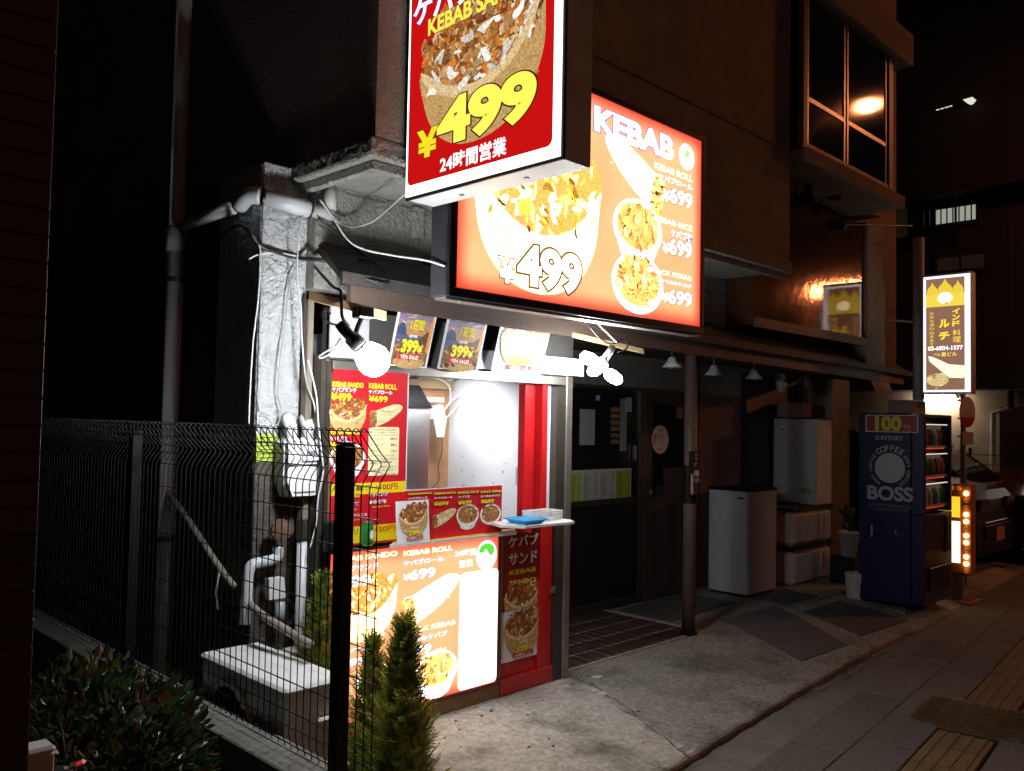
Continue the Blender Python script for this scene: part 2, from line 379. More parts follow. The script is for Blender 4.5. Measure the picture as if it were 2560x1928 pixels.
pang = math.atan2(pd.y, pd.x)
for b_, off in rows:
    for k in range(-4, 14):
        a_ = k * .6 + off
        o = link('paving_slab', SL, pavement, pv(a_, b_ - .005, -.115 + R.uniform(-.002, .002)), pang)
        o.rotation_euler = (R.uniform(-.004, .004), R.uniform(-.003, .003), pang + R.uniform(-.003, .003))
# raised guiding bars of the yellow-brown tactile strip
tm = MB().box(-.147, .147, -.147, .147, -.03, 0, .003)
for q in (-.105, -.035, .035, .105): tm.box(-.142, .142, q - .012, q + .012, .0, .005, .002)
TM = tm.mesh('tactile_tile', 'tactile')
for k in range(-6, 30):
    a_ = k * .3
    if 1.05 < a_ < 1.75: continue
    link('tactile_tile', TM, pavement, pv(a_, -.45, -.115 + R.uniform(-.001, .001)), pang)
# manhole cover on the tactile strip
mh = thing('manhole_cover', 'cast iron cover set in the brown tactile paving strip', 'manhole')
fr = (P0 + pd * 1.42 + pn * -.47 + EZ * -.122, pd, pn, EZ)
def rr(a, b, r, n=5):
    P = []
    for cx, cy, a0 in ((a - r, -b + r, -90), (a - r, b - r, 0), (-a + r, b - r, 90), (-a + r, -b + r, 180)):
        for k in range(n): t = math.radians(a0 + 90 * k / (n - 1)); P.append((cx + r * math.cos(t), cy + r * math.sin(t)))
    return P
mat('iron', (.09, .065, .038), .45, .7, var=.3, vs_=20)
MB().prism(rr(.34, .36, .07), fr, -.02, .008).obj('rim', 'iron', mh)
m_ = MB()
for i in range(17):
    for j in range(7):
        x = -.29 + i * .036; y = -.27 + j * .09 + (.03 if i % 2 else 0)
        o_ = fr[0] + pd * x + pn * y
        m_.prism([(-.008, -.032), (.008, -.032), (.008, .032), (-.008, .032)], (o_, pd, pn, EZ), .0085, .0135)
m_.obj('grip_pattern', 'iron', mh)
# concrete apron in front of the shop, sloping to the pavement
edge = [(1.6, 2.36), (2.6, 2.42), (3.78, 2.53), (5.41, 2.675), (6.3, 2.74), (7.22, 2.79), (8.4, 2.83), (12, 3.1)]
def edgey(x):
    for (a, b), (c, d) in zip(edge, edge[1:]):
        if x <= c: return b + (d - b) * (x - a) / (c - a)
    return edge[-1][1]
NX, NY = 120, 26; V = []; F = []; RR = random.Random(3)
for i in range(NX + 1):
    x = 1.9 + i * (12 - 1.9) / NX; e0 = edgey(x) + RR.uniform(-.012, .012)
    for j in range(NY + 1):
        t = j / NY; y = e0 + (3.74 - e0) * t if j < NY else 3.76
        z = -.085 * (1 - t) ** 1.3 + RR.uniform(-.0018, .0018)
        if x > 7: z -= .03 * min(1, (x - 7)) * (1 - t * .5)
        V.append((x, y, z))
for i in range(NX):
    for j in range(NY):
        a = i * (NY + 1) + j; F.append((a, a + NY + 1, a + NY + 2, a + 1))
ap = MB().add(V, F)
o0 = len(ap.v)
for i in range(NX + 1): x, y, z = V[i * (NY + 1)]; ap.v.append((x + RR.uniform(-.004, .004), y + .012, -.14))
for i in range(NX): ap.f.append((i * (NY + 1), o0 + i, o0 + i + 1, (i + 1) * (NY + 1))); ap.c.append((1, 1, 1))
apo = struct(ap.obj('apron', 'concrete', smooth=True))
# two tones: pale before the stall, darker and rougher right of the crack
apo.data.materials.append(mat('concrete_dark', (.34, .325, .285), .92, var=.5, vs_=34, bump=.02, bs=85, c2=(.17, .165, .14), c2s=1.7, c2lo=.48, c2hi=.62))
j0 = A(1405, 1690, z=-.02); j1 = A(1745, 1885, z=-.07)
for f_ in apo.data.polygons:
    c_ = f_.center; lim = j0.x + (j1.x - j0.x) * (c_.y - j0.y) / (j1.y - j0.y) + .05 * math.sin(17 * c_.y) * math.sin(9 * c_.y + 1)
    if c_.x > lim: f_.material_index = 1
fl = MB(); fl.add([(4.2, 3.75, -.006), (12, 3.75, -.006), (12, 5.4, -.006), (4.2, 5.4, -.006)], [(0, 1, 2, 3)]); struct(fl.obj('porch_floor', 'wall_plaster'))
struct(MB().add([(-6, 2.4, 0), (2.4, 2.4, 0), (2.4, 14, 0), (-6, 14, 0)], [(0, 1, 2, 3)]).obj('side_yard', 'wall_dark'))
# loose crumbs on the apron
cr = MB()
for k in range(150):
    x = R.uniform(2.7, 6.8); y = R.uniform(edgey(x) + .05, 3.6); s_ = R.choice((.003, .004, .006, .009)); z = -.085 * (1 - (y - edgey(x)) / (3.74 - edgey(x))) ** 1.3
    cr.add([(x - s_, y, z), (x, y - s_ * 1.3, z), (x + s_, y + s_ * .4, z), (x, y, z + s_ * .8)], [(0, 1, 3), (1, 2, 3), (2, 0, 3), (0, 2, 1)])
cr = cr.obj('grit', 'stucco_grey'); cr['kind'] = 'stuff'; tag(cr, 'pale crumbs and grit scattered over the concrete apron', 'grit')
# cracks, old gum and chips on the apron
apron = [o for o in col.objects if o.name == 'apron'][0]
def apz0(x, y):
    e = edgey(x); t = min(1, max(0, (y - e) / (3.74 - e))); z = -.085 * (1 - t) ** 1.3
    return z - (.03 * min(1, (x - 7)) * (1 - t * .5) if x > 7 else 0)
mat('crack', (.03, .028, .025), .95, var=0); mat('gum', (.06, .055, .05), .8, var=.2); mat('chip', (.6, .58, .54), .9, var=.2, vs_=30)
def crack(px, wd):
    P = []
    for (a, c), (d, e) in zip(px, px[1:]):
        for k in range(7): P.append(A(a + (d - a) * k / 7 + R.uniform(-3, 3), c + (e - c) * k / 7 + R.uniform(-3, 3), z=-.03))
    V = []; F = []
    for i, p in enumerate(P):
        q = P[min(i + 1, len(P) - 1)] - P[max(i - 1, 0)]; n_ = Vector((-q.y, q.x, 0)).normalized() * wd * R.uniform(.4, 1.3)
        for s_ in (-1, 1): x, y = p.x + n_.x * s_, p.y + n_.y * s_; V.append((x, y, apz0(x, y) + .003))
    for i in range(len(P) - 1): F.append((2 * i, 2 * i + 1, 2 * i + 3, 2 * i + 2))
    MB().add(V, F).obj('crack', 'crack', apron)
crack([(1420, 1700), (1480, 1722), (1580, 1775), (1690, 1850), (1740, 1880)], .004)
crack([(1990, 1712), (2080, 1680), (2150, 1640), (2240, 1600)], .008); crack([(2075, 1690), (2130, 1655), (2200, 1640)], .004)
crack([(1415, 1590), (1500, 1640), (1620, 1660)], .0025)
def spots(n, u0, u1, v0, v1, r0, r1, m, nm):
    for k in range(n):
        p = A(R.uniform(u0, u1), R.uniform(v0, v1), z=-.04); r = R.uniform(r0, r1)
        V = [(p.x + r * R.uniform(.6, 1.2) * math.cos(a), p.y + r * R.uniform(.5, 1.) * math.sin(a)) for a in [j * .7 for j in range(9)]]
        MB().add([(x, y, apz0(x, y) + .0035) for x, y in V] + [(p.x, p.y, apz0(p.x, p.y) + .005)], [(j, (j + 1) % 9, 9) for j in range(9)]).obj(nm, m, apron)
spots(26, 1080, 1650, 1760, 1920, .006, .016, 'gum', 'gum_spot'); spots(14, 1150, 1600, 1690, 1850, .004, .02, 'chip', 'chip'); spots(3, 1440, 1560, 1705, 1750, .02, .04, 'chip', 'chip')
# brown tile floor of the restaurant porch
tf = struct(MB().add([(4.27, 3.79, .0), (6.03, 3.79, .0), (6.03, 4.78, .0), (4.27, 4.78, .0)], [(0, 1, 2, 3)]).obj('tile_floor', 'grout'))
TT = MB().box(-.043, .043, -.091, .091, -.006, .004, .002).mesh('floor_tile', 'tile_brown')
for i in range(17):
    for j in range(5): link('floor_tile', TT, tf, (4.325 + i * .1, 3.9 + j * .196, R.uniform(0, .0012)))
def apz(x, y):
    if y >= 3.75: return .0
    e = edgey(x); t = (y - e) / (3.74 - e); z = -.085 * max(0, 1 - t) ** 1.3
    return z - (.03 * min(1, (x - 7)) * (1 - t * .5) if x > 7 else 0)
def mat_rug(label, pts, z, m):
    P = []
    for a, c in zip(pts, pts[1:] + pts[:1]):
        for k in range(4): P.append((a[0] + (c[0] - a[0]) * k / 4, a[1] + (c[1] - a[1]) * k / 4))
    cx, cy = sum(p[0] for p in P) / 16, sum(p[1] for p in P) / 16
    V = [(x, y, apz(x, y) + .009) for x, y in P] + [(x, y, apz(x, y) - .01) for x, y in P] + [(cx, cy, apz(cx, cy) + .012)]
    o = MB().add(V, [(k, (k + 1) % 16, 32) for k in range(16)] + [(k, 16 + k, 16 + (k + 1) % 16, (k + 1) % 16) for k in range(16)]).obj('floor_mat', m); tag(o, label, 'mat', 'dark mats on the shop forecourt'); return o
mat('rubber', (.085, .085, .085), .8, var=.25, vs_=25, bump=.001, bs=300)
mat('rubber_grey', (.1, .102, .105), .85, var=.2, vs_=25, bump=.001, bs=300)
mat_rug('large grey mat lying on the sloping concrete', [(5.99, 2.95), (6.72, 2.93), (7.3, 3.85), (6.45, 3.9)], -.03, 'rubber_grey')
mat_rug('black doormat behind the brown porch post', [(6.1, 4.15), (7.2, 4.2), (7.15, 4.72), (6.1, 4.7)], .004, 'rubber')
mat_rug('dark mat in front of the white storage bins', [(7.45, 3.85), (8.05, 3.8), (8.15, 4.2), (7.5, 4.2)], .0, 'rubber')
mat_rug('wide dark patch beside the blue vending machine', [(7.1, 2.98), (8.1, 2.98), (8.1, 3.62), (7.35, 3.6)], -.035, 'rubber')  # thin dark sheet laid flat on the apron
# ------------------------------------------------------------------ the shop building
XS, YP, YU, ZS = 2.27, 3.85, 3.18, 2.83; PX0, PX1 = 2.10, 2.358
B = thing('shop_building', 'two storey stucco building with an overhanging upper floor', 'building')
up = MB()
up.box(XS, 6.22, YU, YU + .2, ZS + .09, 8.5); up.box(XS, XS + .2, YU + .2, 12, ZS + .09, 8.5); up.box(6.02, 6.22, YU + .2, 4.1, ZS + .09, 8.5)
up.obj('upper_wall', 'stucco', B)
MB().box(XS - .012, 6.232, YU - .012, YU + .02, 3.78, 3.79).box(XS + .001, XS + .16, YU - .02, YU, ZS + .09, 8.4).obj('wall_seam', 'stucco', B)
rim = MB().box(XS - .012, 6.235, YU - .015, YU + .1, ZS, ZS + .085, .004).box(XS - .012, XS + .1, YU + .1, YP - .002, ZS, ZS + .085, .004).box(XS + .03, 6.2, YU + .03, YU + .075, ZS - .045, ZS - .002, .004).box(XS + .03, XS + .075, YU + .075, YP, ZS - .045, ZS - .002, .004)
rim.obj('drip_moulding', 'stucco_grey', B)
MB().box(XS + .1, 6.22, YU + .1, YP + .25, ZS + .012, ZS + .08).obj('soffit', 'stucco_grey', B)
YW = 3.78
MB().box(2.36, 6.3, YW, YP + .25, 2.3, ZS + .01).obj('eave_wall', 'stucco_grey', B)
MB().box(3.05, 3.9, YW - .006, YW - .001, 2.52, 2.64).obj('recess_panel', 'wall_dark', B)
MB().box(2.362, 6.29, YW - .003, YW - .0005, 2.715, 2.72).obj('wall_crack', 'wall_dark', B)
MB().box(PX0, PX1, YP, YP + .45, 1.5, 2.9, .012).obj('pillar', 'stucco_white', B)
from mathutils import noise as NZ
def rough_face(o, u, v, nn, w_, h_, cell, amp, fq, name, m):
    nu, nv = max(2, int(w_ / cell)), max(2, int(h_ / cell)); V = []; F = []
    for i in range(nu + 1):
        for j in range(nv + 1):
            p = o + u * (w_ * i / nu) + v * (h_ * j / nv); q = p * fq
            d = NZ.noise(q) * .6 + NZ.noise(q * 2.1) * .5; e = min(i, nu - i, j, nv - j)
            V.append(p + nn * (amp * (max(d, -.5) if e > 0 else -.6)))
    for i in range(nu):
        for j in range(nv): a = i * (nv + 1) + j; F.append((a, a + nv + 1, a + nv + 2, a + 1))
    return MB().add(V, F).obj(name, m, B, smooth=True)
rough_face(Vector((PX0 + .004, YP - .006, 1.5)), EX, EZ, -EY, .25, 1.4, .0065, .007, 42, 'pillar_render', 'stucco_white')
rough_face(Vector((PX0 + .004, YP - .003, .02)), EX, EZ, -EY, .25, 1.475, .009, .007, 30, 'base_render', 'stucco_dark')
rough_face(Vector((XS - .018, YU - .02, ZS + .002)), EX, EZ, -EY, 1.3, .082, .008, .006, 40, 'rim_render', 'stucco_grey')
rough_face(Vector((XS - .018, YP - .004, ZS + .002)), -EY, EZ, -EX, YP - .004 - YU, .082, .008, .006, 40, 'rim_render', 'stucco_grey')
rough_face(Vector((2.364, YW - .008, 2.53)), EX, EZ, -EY, 1.5, .29, .009, .006, 36, 'wall_render', 'stucco_grey')
rough_face(Vector((4.6, YU + .1, ZS + .008)), EX, EY, -EZ, 1.6, .58, .012, .006, 36, 'soffit_render', 'stucco_grey')
MB().box(PX0, PX1, YP + .003, YP + .45, 0, 1.497, .01).obj('pillar_base', 'stucco_dark', B)  # lower pillar, darker brown than the white part above
MB().box(PX0 + .01, PX0 + .2, YP + .46, 12, 0, 2.9).obj('side_wall', 'wall_dark', B)
# canopy over the shop fronts
cz = 2.335
def slopebox(x0, x1, y0, y1, za0, za1, zb0, zb1):
    '''a long board whose height falls from the left end (za) to the right end (zb)'''
    return MB().add([(x0, y0, za0), (x1, y0, zb0), (x1, y1, zb0), (x0, y1, za0), (x0, y0, za1), (x1, y0, zb1), (x1, y1, zb1), (x0, y1, za1)], [(0, 3, 2, 1), (4, 5, 6, 7), (0, 1, 5, 4), (2, 3, 7, 6), (1, 2, 6, 5), (3, 0, 4, 7)])
can = MB().add([(2.34, 3.5, cz), (9.6, 3.5, cz - .1), (9.6, YW - .002, 2.42), (2.38, YW - .002, 2.52), (2.34, 3.5, cz - .03), (9.6, 3.5, cz - .13), (9.6, YW - .002, 2.38), (2.38, YW - .002, 2.48)],
        [(0, 1, 2, 3), (7, 6, 5, 4), (0, 4, 5, 1), (1, 5, 6, 2), (3, 7, 4, 0), (2, 6, 7, 3)])
can.obj('canopy_roof', 'roof_dark', B)
slopebox(2.42, 9.5, 3.54, 3.575, cz - .13, cz - .035, cz - .23, cz - .135).obj('fascia_board', 'fascia', B)
slopebox(2.33, 9.62, 3.478, 3.498, cz - .04, cz + .012, cz - .14, cz - .088).obj('gutter_edge', 'roof_dark', B)
raf = MB().box(-.02, .02, 0, .2, -.03, .03).mesh('rafter', 'dark_wood')
for k in range(12): link('rafter', raf, B, (2.6 + k * .55, 3.577, cz - .075 - .1 * (k * .55 + .4) / 7), 0).rotation_euler = (math.radians(16), 0, 0)
MB().box(4.3, 9.9, YW + .01, 4.98, 2.262, 2.298).obj('porch_ceiling', 'wall_dark', B)
MB().box(4.3, 9.9, 4.82, 4.98, 1.95, 2.26).obj('transom_wall', 'wall_plaster', B)
MB().box(7.35, 10.6, 4.82, 4.98, 0, 1.95).obj('front_wall', 'wall_brown', B)
MB().box(4.22, 4.3, 3.8, 4.98, 0, 2.26).obj('party_wall', 'wall_plaster', B)
MB().box(8.35, 9.5, 4.75, 4.818, 0, 2.2).obj('service_door', 'black_paint', B)
# upper right: oriel window box, glossy panel, column
MB().box(6.302, 9.95, 3.79, 3.95, 2.3, 8.5).obj('upper_back_wall', 'wall_brown', B)
pp = A(2160, 600, y=3.75)
MB().box(6.31, 8.468, 3.54, 3.788, 2.46, 3.64, .004).obj('glossy_panel', 'panel_gloss', B)
MB().box(8.472, 8.93, 3.51, 3.788, 2.25, 3.685, .01).obj('column', 'stucco', B)
MB().box(8.35, 8.93, 3.55, 3.788, 3.81, 8.5, .01).obj('upper_column', 'stucco', B)
MB().box(9.75, 10.25, 4.45, 4.75, 0, 2.2, .01).obj('rear_column', 'stucco_grey', B)
MB().box(6.32, 8.46, 3.5, 3.538, 2.44, 2.52).obj('canopy_flashing', 'fascia', B)
ow = MB().box(6.235, 8.2, 3.04, 3.788, 3.69, 3.8, .006); ow.obj('oriel_floor', 'stucco', B)
MB().box(6.235, 8.3, 3.0, 3.788, 5.05, 5.35, .006).obj('oriel_hood', 'stucco', B)
wf = MB().box(6.24, 6.31, 3.08, 3.13, 3.802, 5.048, .004).box(7.92, 8.02, 3.08, 3.13, 3.802, 5.048, .004)
wf.box(6.312, 7.918, 3.085, 3.125, 3.802, 3.86, .003)
of = wf.obj('window_frame', 'brown_paint', B)
for x0, x1 in ((6.33, 7.0), (7.06, 7.88)):
    fw = MB().box(x0, x0 + .03, 3.095, 3.118, 3.862, 5.046, .002).box(x1, x1 + .03, 3.095, 3.118, 3.862, 5.046, .002).box(x0 + .032, x1 - .002, 3.095, 3.118, 4.2, 4.24, .002).obj('sash', 'aluminium', B)
    MB().box(x0 + .03, x1, 3.104, 3.11, 3.862, 4.199).box(x0 + .03, x1, 3.104, 3.11, 4.241, 5.046).obj('pane', 'glass_dark', fw)
MB().box(7.92, 8.0, 3.131, 3.788, 3.802, 5.048).obj('oriel_side', 'brown_paint', B)
MB().box(6.4, 7.85, 3.4, 3.42, 3.95, 4.0).obj('inner_rail', 'brown_paint', B)
# brown porch post
po = thing('porch_post', 'round dark brown post standing at the edge of the tiled porch', 'post')
MB().tube([(5.85, 3.82, -.01), (5.85, 3.82, 2.2)], [.053, .05], 18).obj('shaft', 'brown_paint', po, smooth=True)
MB().lathe([(.07, 0), (.07, .02), (.055, .025), (.055, .05)], (5.85, 3.82, -.012), n=18).obj('foot_plate', 'black_metal', po)
MB().lathe([(.057, 0), (.057, .3)], (5.85, 3.82, 1.02), n=18).obj('tape_wrap', 'black_metal', po)
# restaurant front: sliding glass door and wooden door
rd = thing('sliding_door', 'dark sliding door with a glass upper half and menu sheets', 'door')
yR = 4.8
xl = 4.32
MB().box(xl, xl + .06, yR - .03, yR + .02, 0, 1.94, .004).box(6.47, 6.55, yR - .03, yR + .02, 0, 1.94, .004).box(xl, 7.34, yR - .035, yR + .02, 1.94, 1.97).obj('frame', 'bronze', rd)
MB().box(xl + .06, 6.47, yR - .012, yR, .08, .92).obj('lower_panel', 'black_paint', rd)
MB().box(xl + .06, 6.47, yR - .025, yR + .01, .0, .08, .003).box(xl + .06, 6.47, yR - .02, yR + .01, .92, .97, .003).obj('rail', 'bronze', rd)
MB().box(xl + .06, 6.47, yR - .006, yR, .97, 1.94).obj('glass_pane', 'glass_dark', rd)
kn = MB().box(6.38, 6.4, yR - .05, yR - .013, 1.3, 1.44, .003).obj('handle', 'aluminium', rd)
wd = thing('wooden_door', 'dark brown restaurant door with a round cream sticker', 'door')
MB().box(6.56, 7.33, yR - .025, yR + .02, 0, 1.938, .005).obj('leaf', 'dark_wood', wd)
MB().box(6.68, 7.22, yR - .031, yR - .026, .95, 1.82).obj('glass_pane', 'glass_dark', wd)
MB().lathe([(.018, 0), (.025, .02), (.025, .03), (.01, .035)], (6.62, yR - .026, 1.0), (0, -1, 0), 12).obj('knob', 'aluminium', wd)
MB().box(7.34, 7.42, yR - .04, yR + .015, 0, 2.24, .004).obj('door_jamb', 'dark_wood', wd)
MB().box(6.85, 7.15, yR - .036, yR - .032, .97, 1.22).obj('kick_notice', 'wall_dark', wd)
# ------------------------------------------------------------------ light-box face: red acrylic over tubes
def facemat(name, c_edge, c_mid, ax, b0, b1, fall):
    """back-lit acrylic, redder towards its edges"""
    m = bpy.data.materials.new(name); m.use_nodes = True; n = m.node_tree.nodes; l = m.node_tree.links
    n.remove(n['Principled BSDF']); e = n.new('ShaderNodeEmission')
    tc = n.new('ShaderNodeTexCoord'); sp = n.new('ShaderNodeSeparateXYZ'); l.new(tc.outputs['Object'], sp.inputs[0]); prev = None
    for i in (0, 1):
        for sgn, lim in ((1, b0[i]), (-1, b1[i])):
            mr = n.new('ShaderNodeMapRange'); mr.interpolation_type = 'SMOOTHSTEP'
            mr.inputs[1].default_value = lim - sgn * .02; mr.inputs[2].default_value = lim + sgn * fall; l.new(sp.outputs[ax[i]], mr.inputs[0])
            if prev is None: prev = mr.outputs[0]
            else:
                k = n.new('ShaderNodeMath'); k.operation = 'MULTIPLY'; l.new(prev, k.inputs[0]); l.new(mr.outputs[0], k.inputs[1]); prev = k.outputs[0]
    t = n.new('ShaderNodeTexNoise'); t.inputs['Scale'].default_value = 2.2; t.inputs['Detail'].default_value = 2; l.new(tc.outputs['Object'], t.inputs[0])
    mv = n.new('ShaderNodeMapRange'); mv.inputs[1].default_value = .3; mv.inputs[2].default_value = .7; mv.inputs[3].default_value = .85; mv.inputs[4].default_value = 1.1; l.new(t.outputs[0], mv.inputs[0])
    k = n.new('ShaderNodeMath'); k.operation = 'MULTIPLY'; l.new(prev, k.inputs[0]); l.new(mv.outputs[0], k.inputs[1])
    mx = n.new('ShaderNodeMix'); mx.data_type = 'RGBA'; mx.clamp_factor = True; mx.inputs[6].default_value = (*c_edge, 1); mx.inputs[7].default_value = (*c_mid, 1); l.new(k.outputs[0], mx.inputs[0])  # uneven glow of the tubes is put into the emission colour
    l.new(mx.outputs[2], e.inputs[0]); l.new(e.outputs[0], n['Material Output'].inputs[0]); MATS[name] = m
YEL = (.95, .78, .02); WHT = (.9, .9, .92); RED = (.62, .008, .01); DRK = (.06, .02, .01); PUR = (.12, .03, .3); YOR = (.9, .55, .02)
# ---- projecting sign
ps = thing('projecting_sign', 'tall red illuminated box sign jutting from the upper wall, priced 499', 'sign')
px0, py0, py1, pz0, pz1 = 2.42, 2.161, 3.123, 2.678, 4.5
MB().box(px0 + .012, px0 + .17, py0, py1, pz0 - .03, pz1, .006).obj('housing', mat('sign_housing', (.55, .54, .52), .5, .0, var=.12), ps)
for q in (2.45, 2.85): MB().lathe([(.012, 0), (.012, .004)], (px0 + .1, q, pz0 - .035), n=10).obj('bolt', 'aluminium', ps)
MB().box(px0, px0 + .01, py0 - .002, py1 + .002, pz0 - .034, pz1 + .002).obj('edge_trim', 'black_metal', ps)
MB().box(px0 + .05, px0 + .12, py1 + .001, YU - .001, 3.2, 3.26).box(px0 + .05, px0 + .12, py1 + .001, YU - .001, 4.1, 4.16).obj('bracket', 'black_metal', ps)
emat('sign_white', (1, 1, 1), 2.6)
MB().box(px0 - .006, px0 - .001, py0 + .01, py1 - .008, pz0 - .02, pz1 - .01).obj('lit_border', 'sign_white', ps)
b = Board((px0 - .008, py1 - .008, pz0), (0, -1, 0), (0, 0, 1), ps, True)
wd_, ht_ = py1 - py0 - .016, pz1 - pz0
q0 = b.px((1018, 467)); q1 = b.px((1381, 362))
b.rect(q0[0], q0[1], q1[0], ht_ - .03, (.6, .006, .006), 0, 'red_face', .03)
cc = b.px((1200, 165)); ww = abs(b.px((1352, 150))[0] - b.px((1044, 220))[0])
b.pita(cc[0], cc[1] + .01, ww, .1, .0012, 800)
b.text('¥', (1050, 396), (1092, 320), YEL, bold=.05, outline=DRK, ow=.02)
b.text('499', (1101, 364), (1336, 176), (1.2, 1.02, .12), bold=.05, outline=DRK, ow=.024)
b.text('24時間営業', (1103, 434), (1268, 342), (1.6, 1.6, 1.6), bold=.022)
b.text('KEBAB SANDO', (1074, 90), (1340, -78), (1., .85, .1), bold=.04, outline=DRK, ow=.03)
b.text('ケバブサンド', (1038, 68), (1372, -170), (1.6, 1.6, 1.7), bold=.03, outline=PUR, ow=.035)
b.done()
# ---- wide menu sign
ms = thing('wide_menu_sign', 'wide glowing orange and red menu sign above the counter', 'sign')
sx0, sx1, sy, sz0, sz1 = 2.62, 4.795, 3.05, 2.225, 3.51
MB().box(sx0, sx1, sy + .012, YU - .002, sz0, sz1, .006).obj('housing', mat('dark_housing', (.05, .05, .055), .35, .5, var=.1), ms)
fm = MB(); fx0, fz0 = sx0 + .05, sz0 + .045; fx1, fz1 = sx1 - .03, sz1 - .03
fm.box(sx0, sx1, sy - .012, sy + .01, sz0, fz0, .003).box(sx0, sx1, sy - .012, sy + .01, fz1, sz1, .003).box(sx0, fx0, sy - .012, sy + .01, fz0 + .001, fz1 - .001, .003).box(fx1, sx1, sy - .012, sy + .01, fz0 + .001, fz1 - .001, .003)
fm.obj('frame', 'black_metal', ms)
MB().box(sx0 + .01, sx1 - .01, sy + .02, sy + .1, sz0 - .012, sz0 - .001).obj('bottom_trim', 'aluminium', ms)
for q in (2.75, 4.68): MB().lathe([(.008, 0), (.008, .006)], (q, sy + .05, sz0 - .019), n=8).obj('bolt', 'aluminium', ms)
facemat('face_wide', (.95, .06, .035), (1.5, .68, .31), (0, 2), (fx0, fz0), (fx1, fz1), .12)
MB().box(fx0 - .002, fx1 + .002, sy + .002, sy + .009, fz0 - .002, fz1 + .002).obj('lit_face', 'face_wide', ms)
b = Board((fx0, sy, fz0), EX, EZ, ms, True, 2.2)
def pw(p, q): a_ = b.px(p); c_ = b.px(q); return abs(c_[0] - a_[0])
c_ = b.px((1352, 548)); b.gain = 10; b.pita(c_[0], c_[1], pw((1198, 520), (1503, 560)), -.05, .001, 90)
c_ = b.px((1590, 438)); b.roll(c_[0], c_[1], pw((1510, 430), (1668, 460)), -.2, .001, flip=-1)
b.gain = 6
c_ = b.px((1595, 577)); b.bowl(c_[0], c_[1], pw((1535, 577), (1657, 577)))
c_ = b.px((1595, 715)); b.bowl(c_[0], c_[1], pw((1532, 715), (1660, 715)), deep=False)
b.gain = 2.4
b.text('KEBAB', (1487, 324), (1680, 349), WHT, bold=.05, outline=PUR, ow=.03)
c_ = b.px((1716, 393)); rw = pw((1697, 393), (1735, 393)) / 2
b.disc(c_[0], c_[1], rw, rw * .98, WHT, .002, 'logo'); b.blob(c_[0], c_[1] + rw * .2, [(-.3, 0), (-.1, -.3), (.2, -.2), (.4, .1), (.2, .35), (-.1, .25)], rw, .3, (.25, .6, .1), .003, 'logo')
for s, p, q, k in (('KEBAB ROLL', (1634, 421), (1728, 441), 0), ('ケバブロール', (1645, 447), (1729, 464), 1), ('¥', (1657, 501), (1672, 478), 2), ('699', (1674, 505), (1727, 488), 2),
                   ('KEBAB RICE', (1634, 551), (1728, 567), 0), ('ケバブ丼', (1675, 592), (1728, 587), 1), ('¥', (1655, 631), (1670, 609), 2), ('699', (1672, 633), (1726, 612), 2),
                   ('SNACK KEBAB', (1618, 678), (1726, 692), 0), ('おつまみケバブ', (1647, 705), (1726, 713), 1), ('¥', (1653, 753), (1668, 733), 2), ('699', (1670, 757), (1726, 736), 2),
                   ('¥', (1249, 702), (1283, 652), 2), ('499', (1296, 706), (1448, 645), 2)):
    big = s == '499' or (s == '¥' and p[0] < 1300)
    b.text(s, p, q, (1, .9, .55) if k == 0 else WHT, bold=.045 if k != 1 else .03, outline=(.1, .045, .004) if k != 1 else PUR, ow=.04 if big else .035)
b.done()
# ---- counter light box
lb = thing('counter_light_box', 'glowing menu light box under the counter shelf, half hidden by conifers', 'sign')
lx0, lx1, ly, lz0, lz1 = 2.435, 3.645, 3.70, .085, .975
MB().box(lx0, lx1, ly + .012, ly + .16, lz0, lz1, .004).obj('housing', 'dark_housing', lb)
MB().box(lx0, lx0 + .012, ly - .006, ly + .011, lz0, lz1).box(lx1 - .02, lx1, ly - .006, ly + .011, lz0, lz1).box(lx0 + .012, lx1 - .02, ly - .006, ly + .011, lz0, lz0 + .012).box(lx0 + .012, lx1 - .02, ly - .006, ly + .011, lz1 - .014, lz1).obj('frame', mat('box_trim', (.16, .05, .04), .4, .3), lb)
facemat('face_counter', (.95, .06, .035), (1.5, .66, .31), (0, 2), (lx0, lz0), (lx1, lz1), .12)
MB().box(lx0 + .013, lx1 - .021, ly + .002, ly + .009, lz0 + .013, lz1 - .015).obj('lit_face', 'face_counter', lb)
b = Board((lx0, ly, lz0), EX, EZ, lb, True, 8.0)
c_ = b.px((914, 1522)); b.pita(c_[0], c_[1], pw((838, 1522), (995, 1510)), .0, .001, 80)
c_ = b.px((1078, 1491)); b.roll(c_[0], c_[1] - .02, pw((1003, 1491), (1153, 1480)), .18, .001)
c_ = b.px((1090, 1681)); b.bowl(c_[0], c_[1], pw((1035, 1681), (1142, 1675)))
c_ = b.px((940, 1705)); b.bowl(c_[0], c_[1], pw((890, 1705), (990, 1700)))
b.gain = 2.4
a_ = b.px((1150, 1434)); c_ = b.px((1240, 1702)); b.rect(a_[0], c_[1], c_[0], a_[1], (1.1, 1.1, 1.1), .0012, 'white_panel', .03)
c_ = b.px((1216, 1388)); rw = pw((1191, 1388), (1242, 1388)) / 2
b.disc(c_[0], c_[1], rw, rw * 1.05, WHT, .002, 'logo'); b.gain = 1.4
b.blob(c_[0], c_[1] + rw * .3, [(-.75, 0), (-.3, -.1), (-.1, .15), (.2, -.2), (.5, -.35), (.75, 0), (.6, .35), (.2, .5), (-.3, .5), (-.65, .3)], rw, 0, (.1, .6, .04), .003, 'logo'); b.gain = 2.4
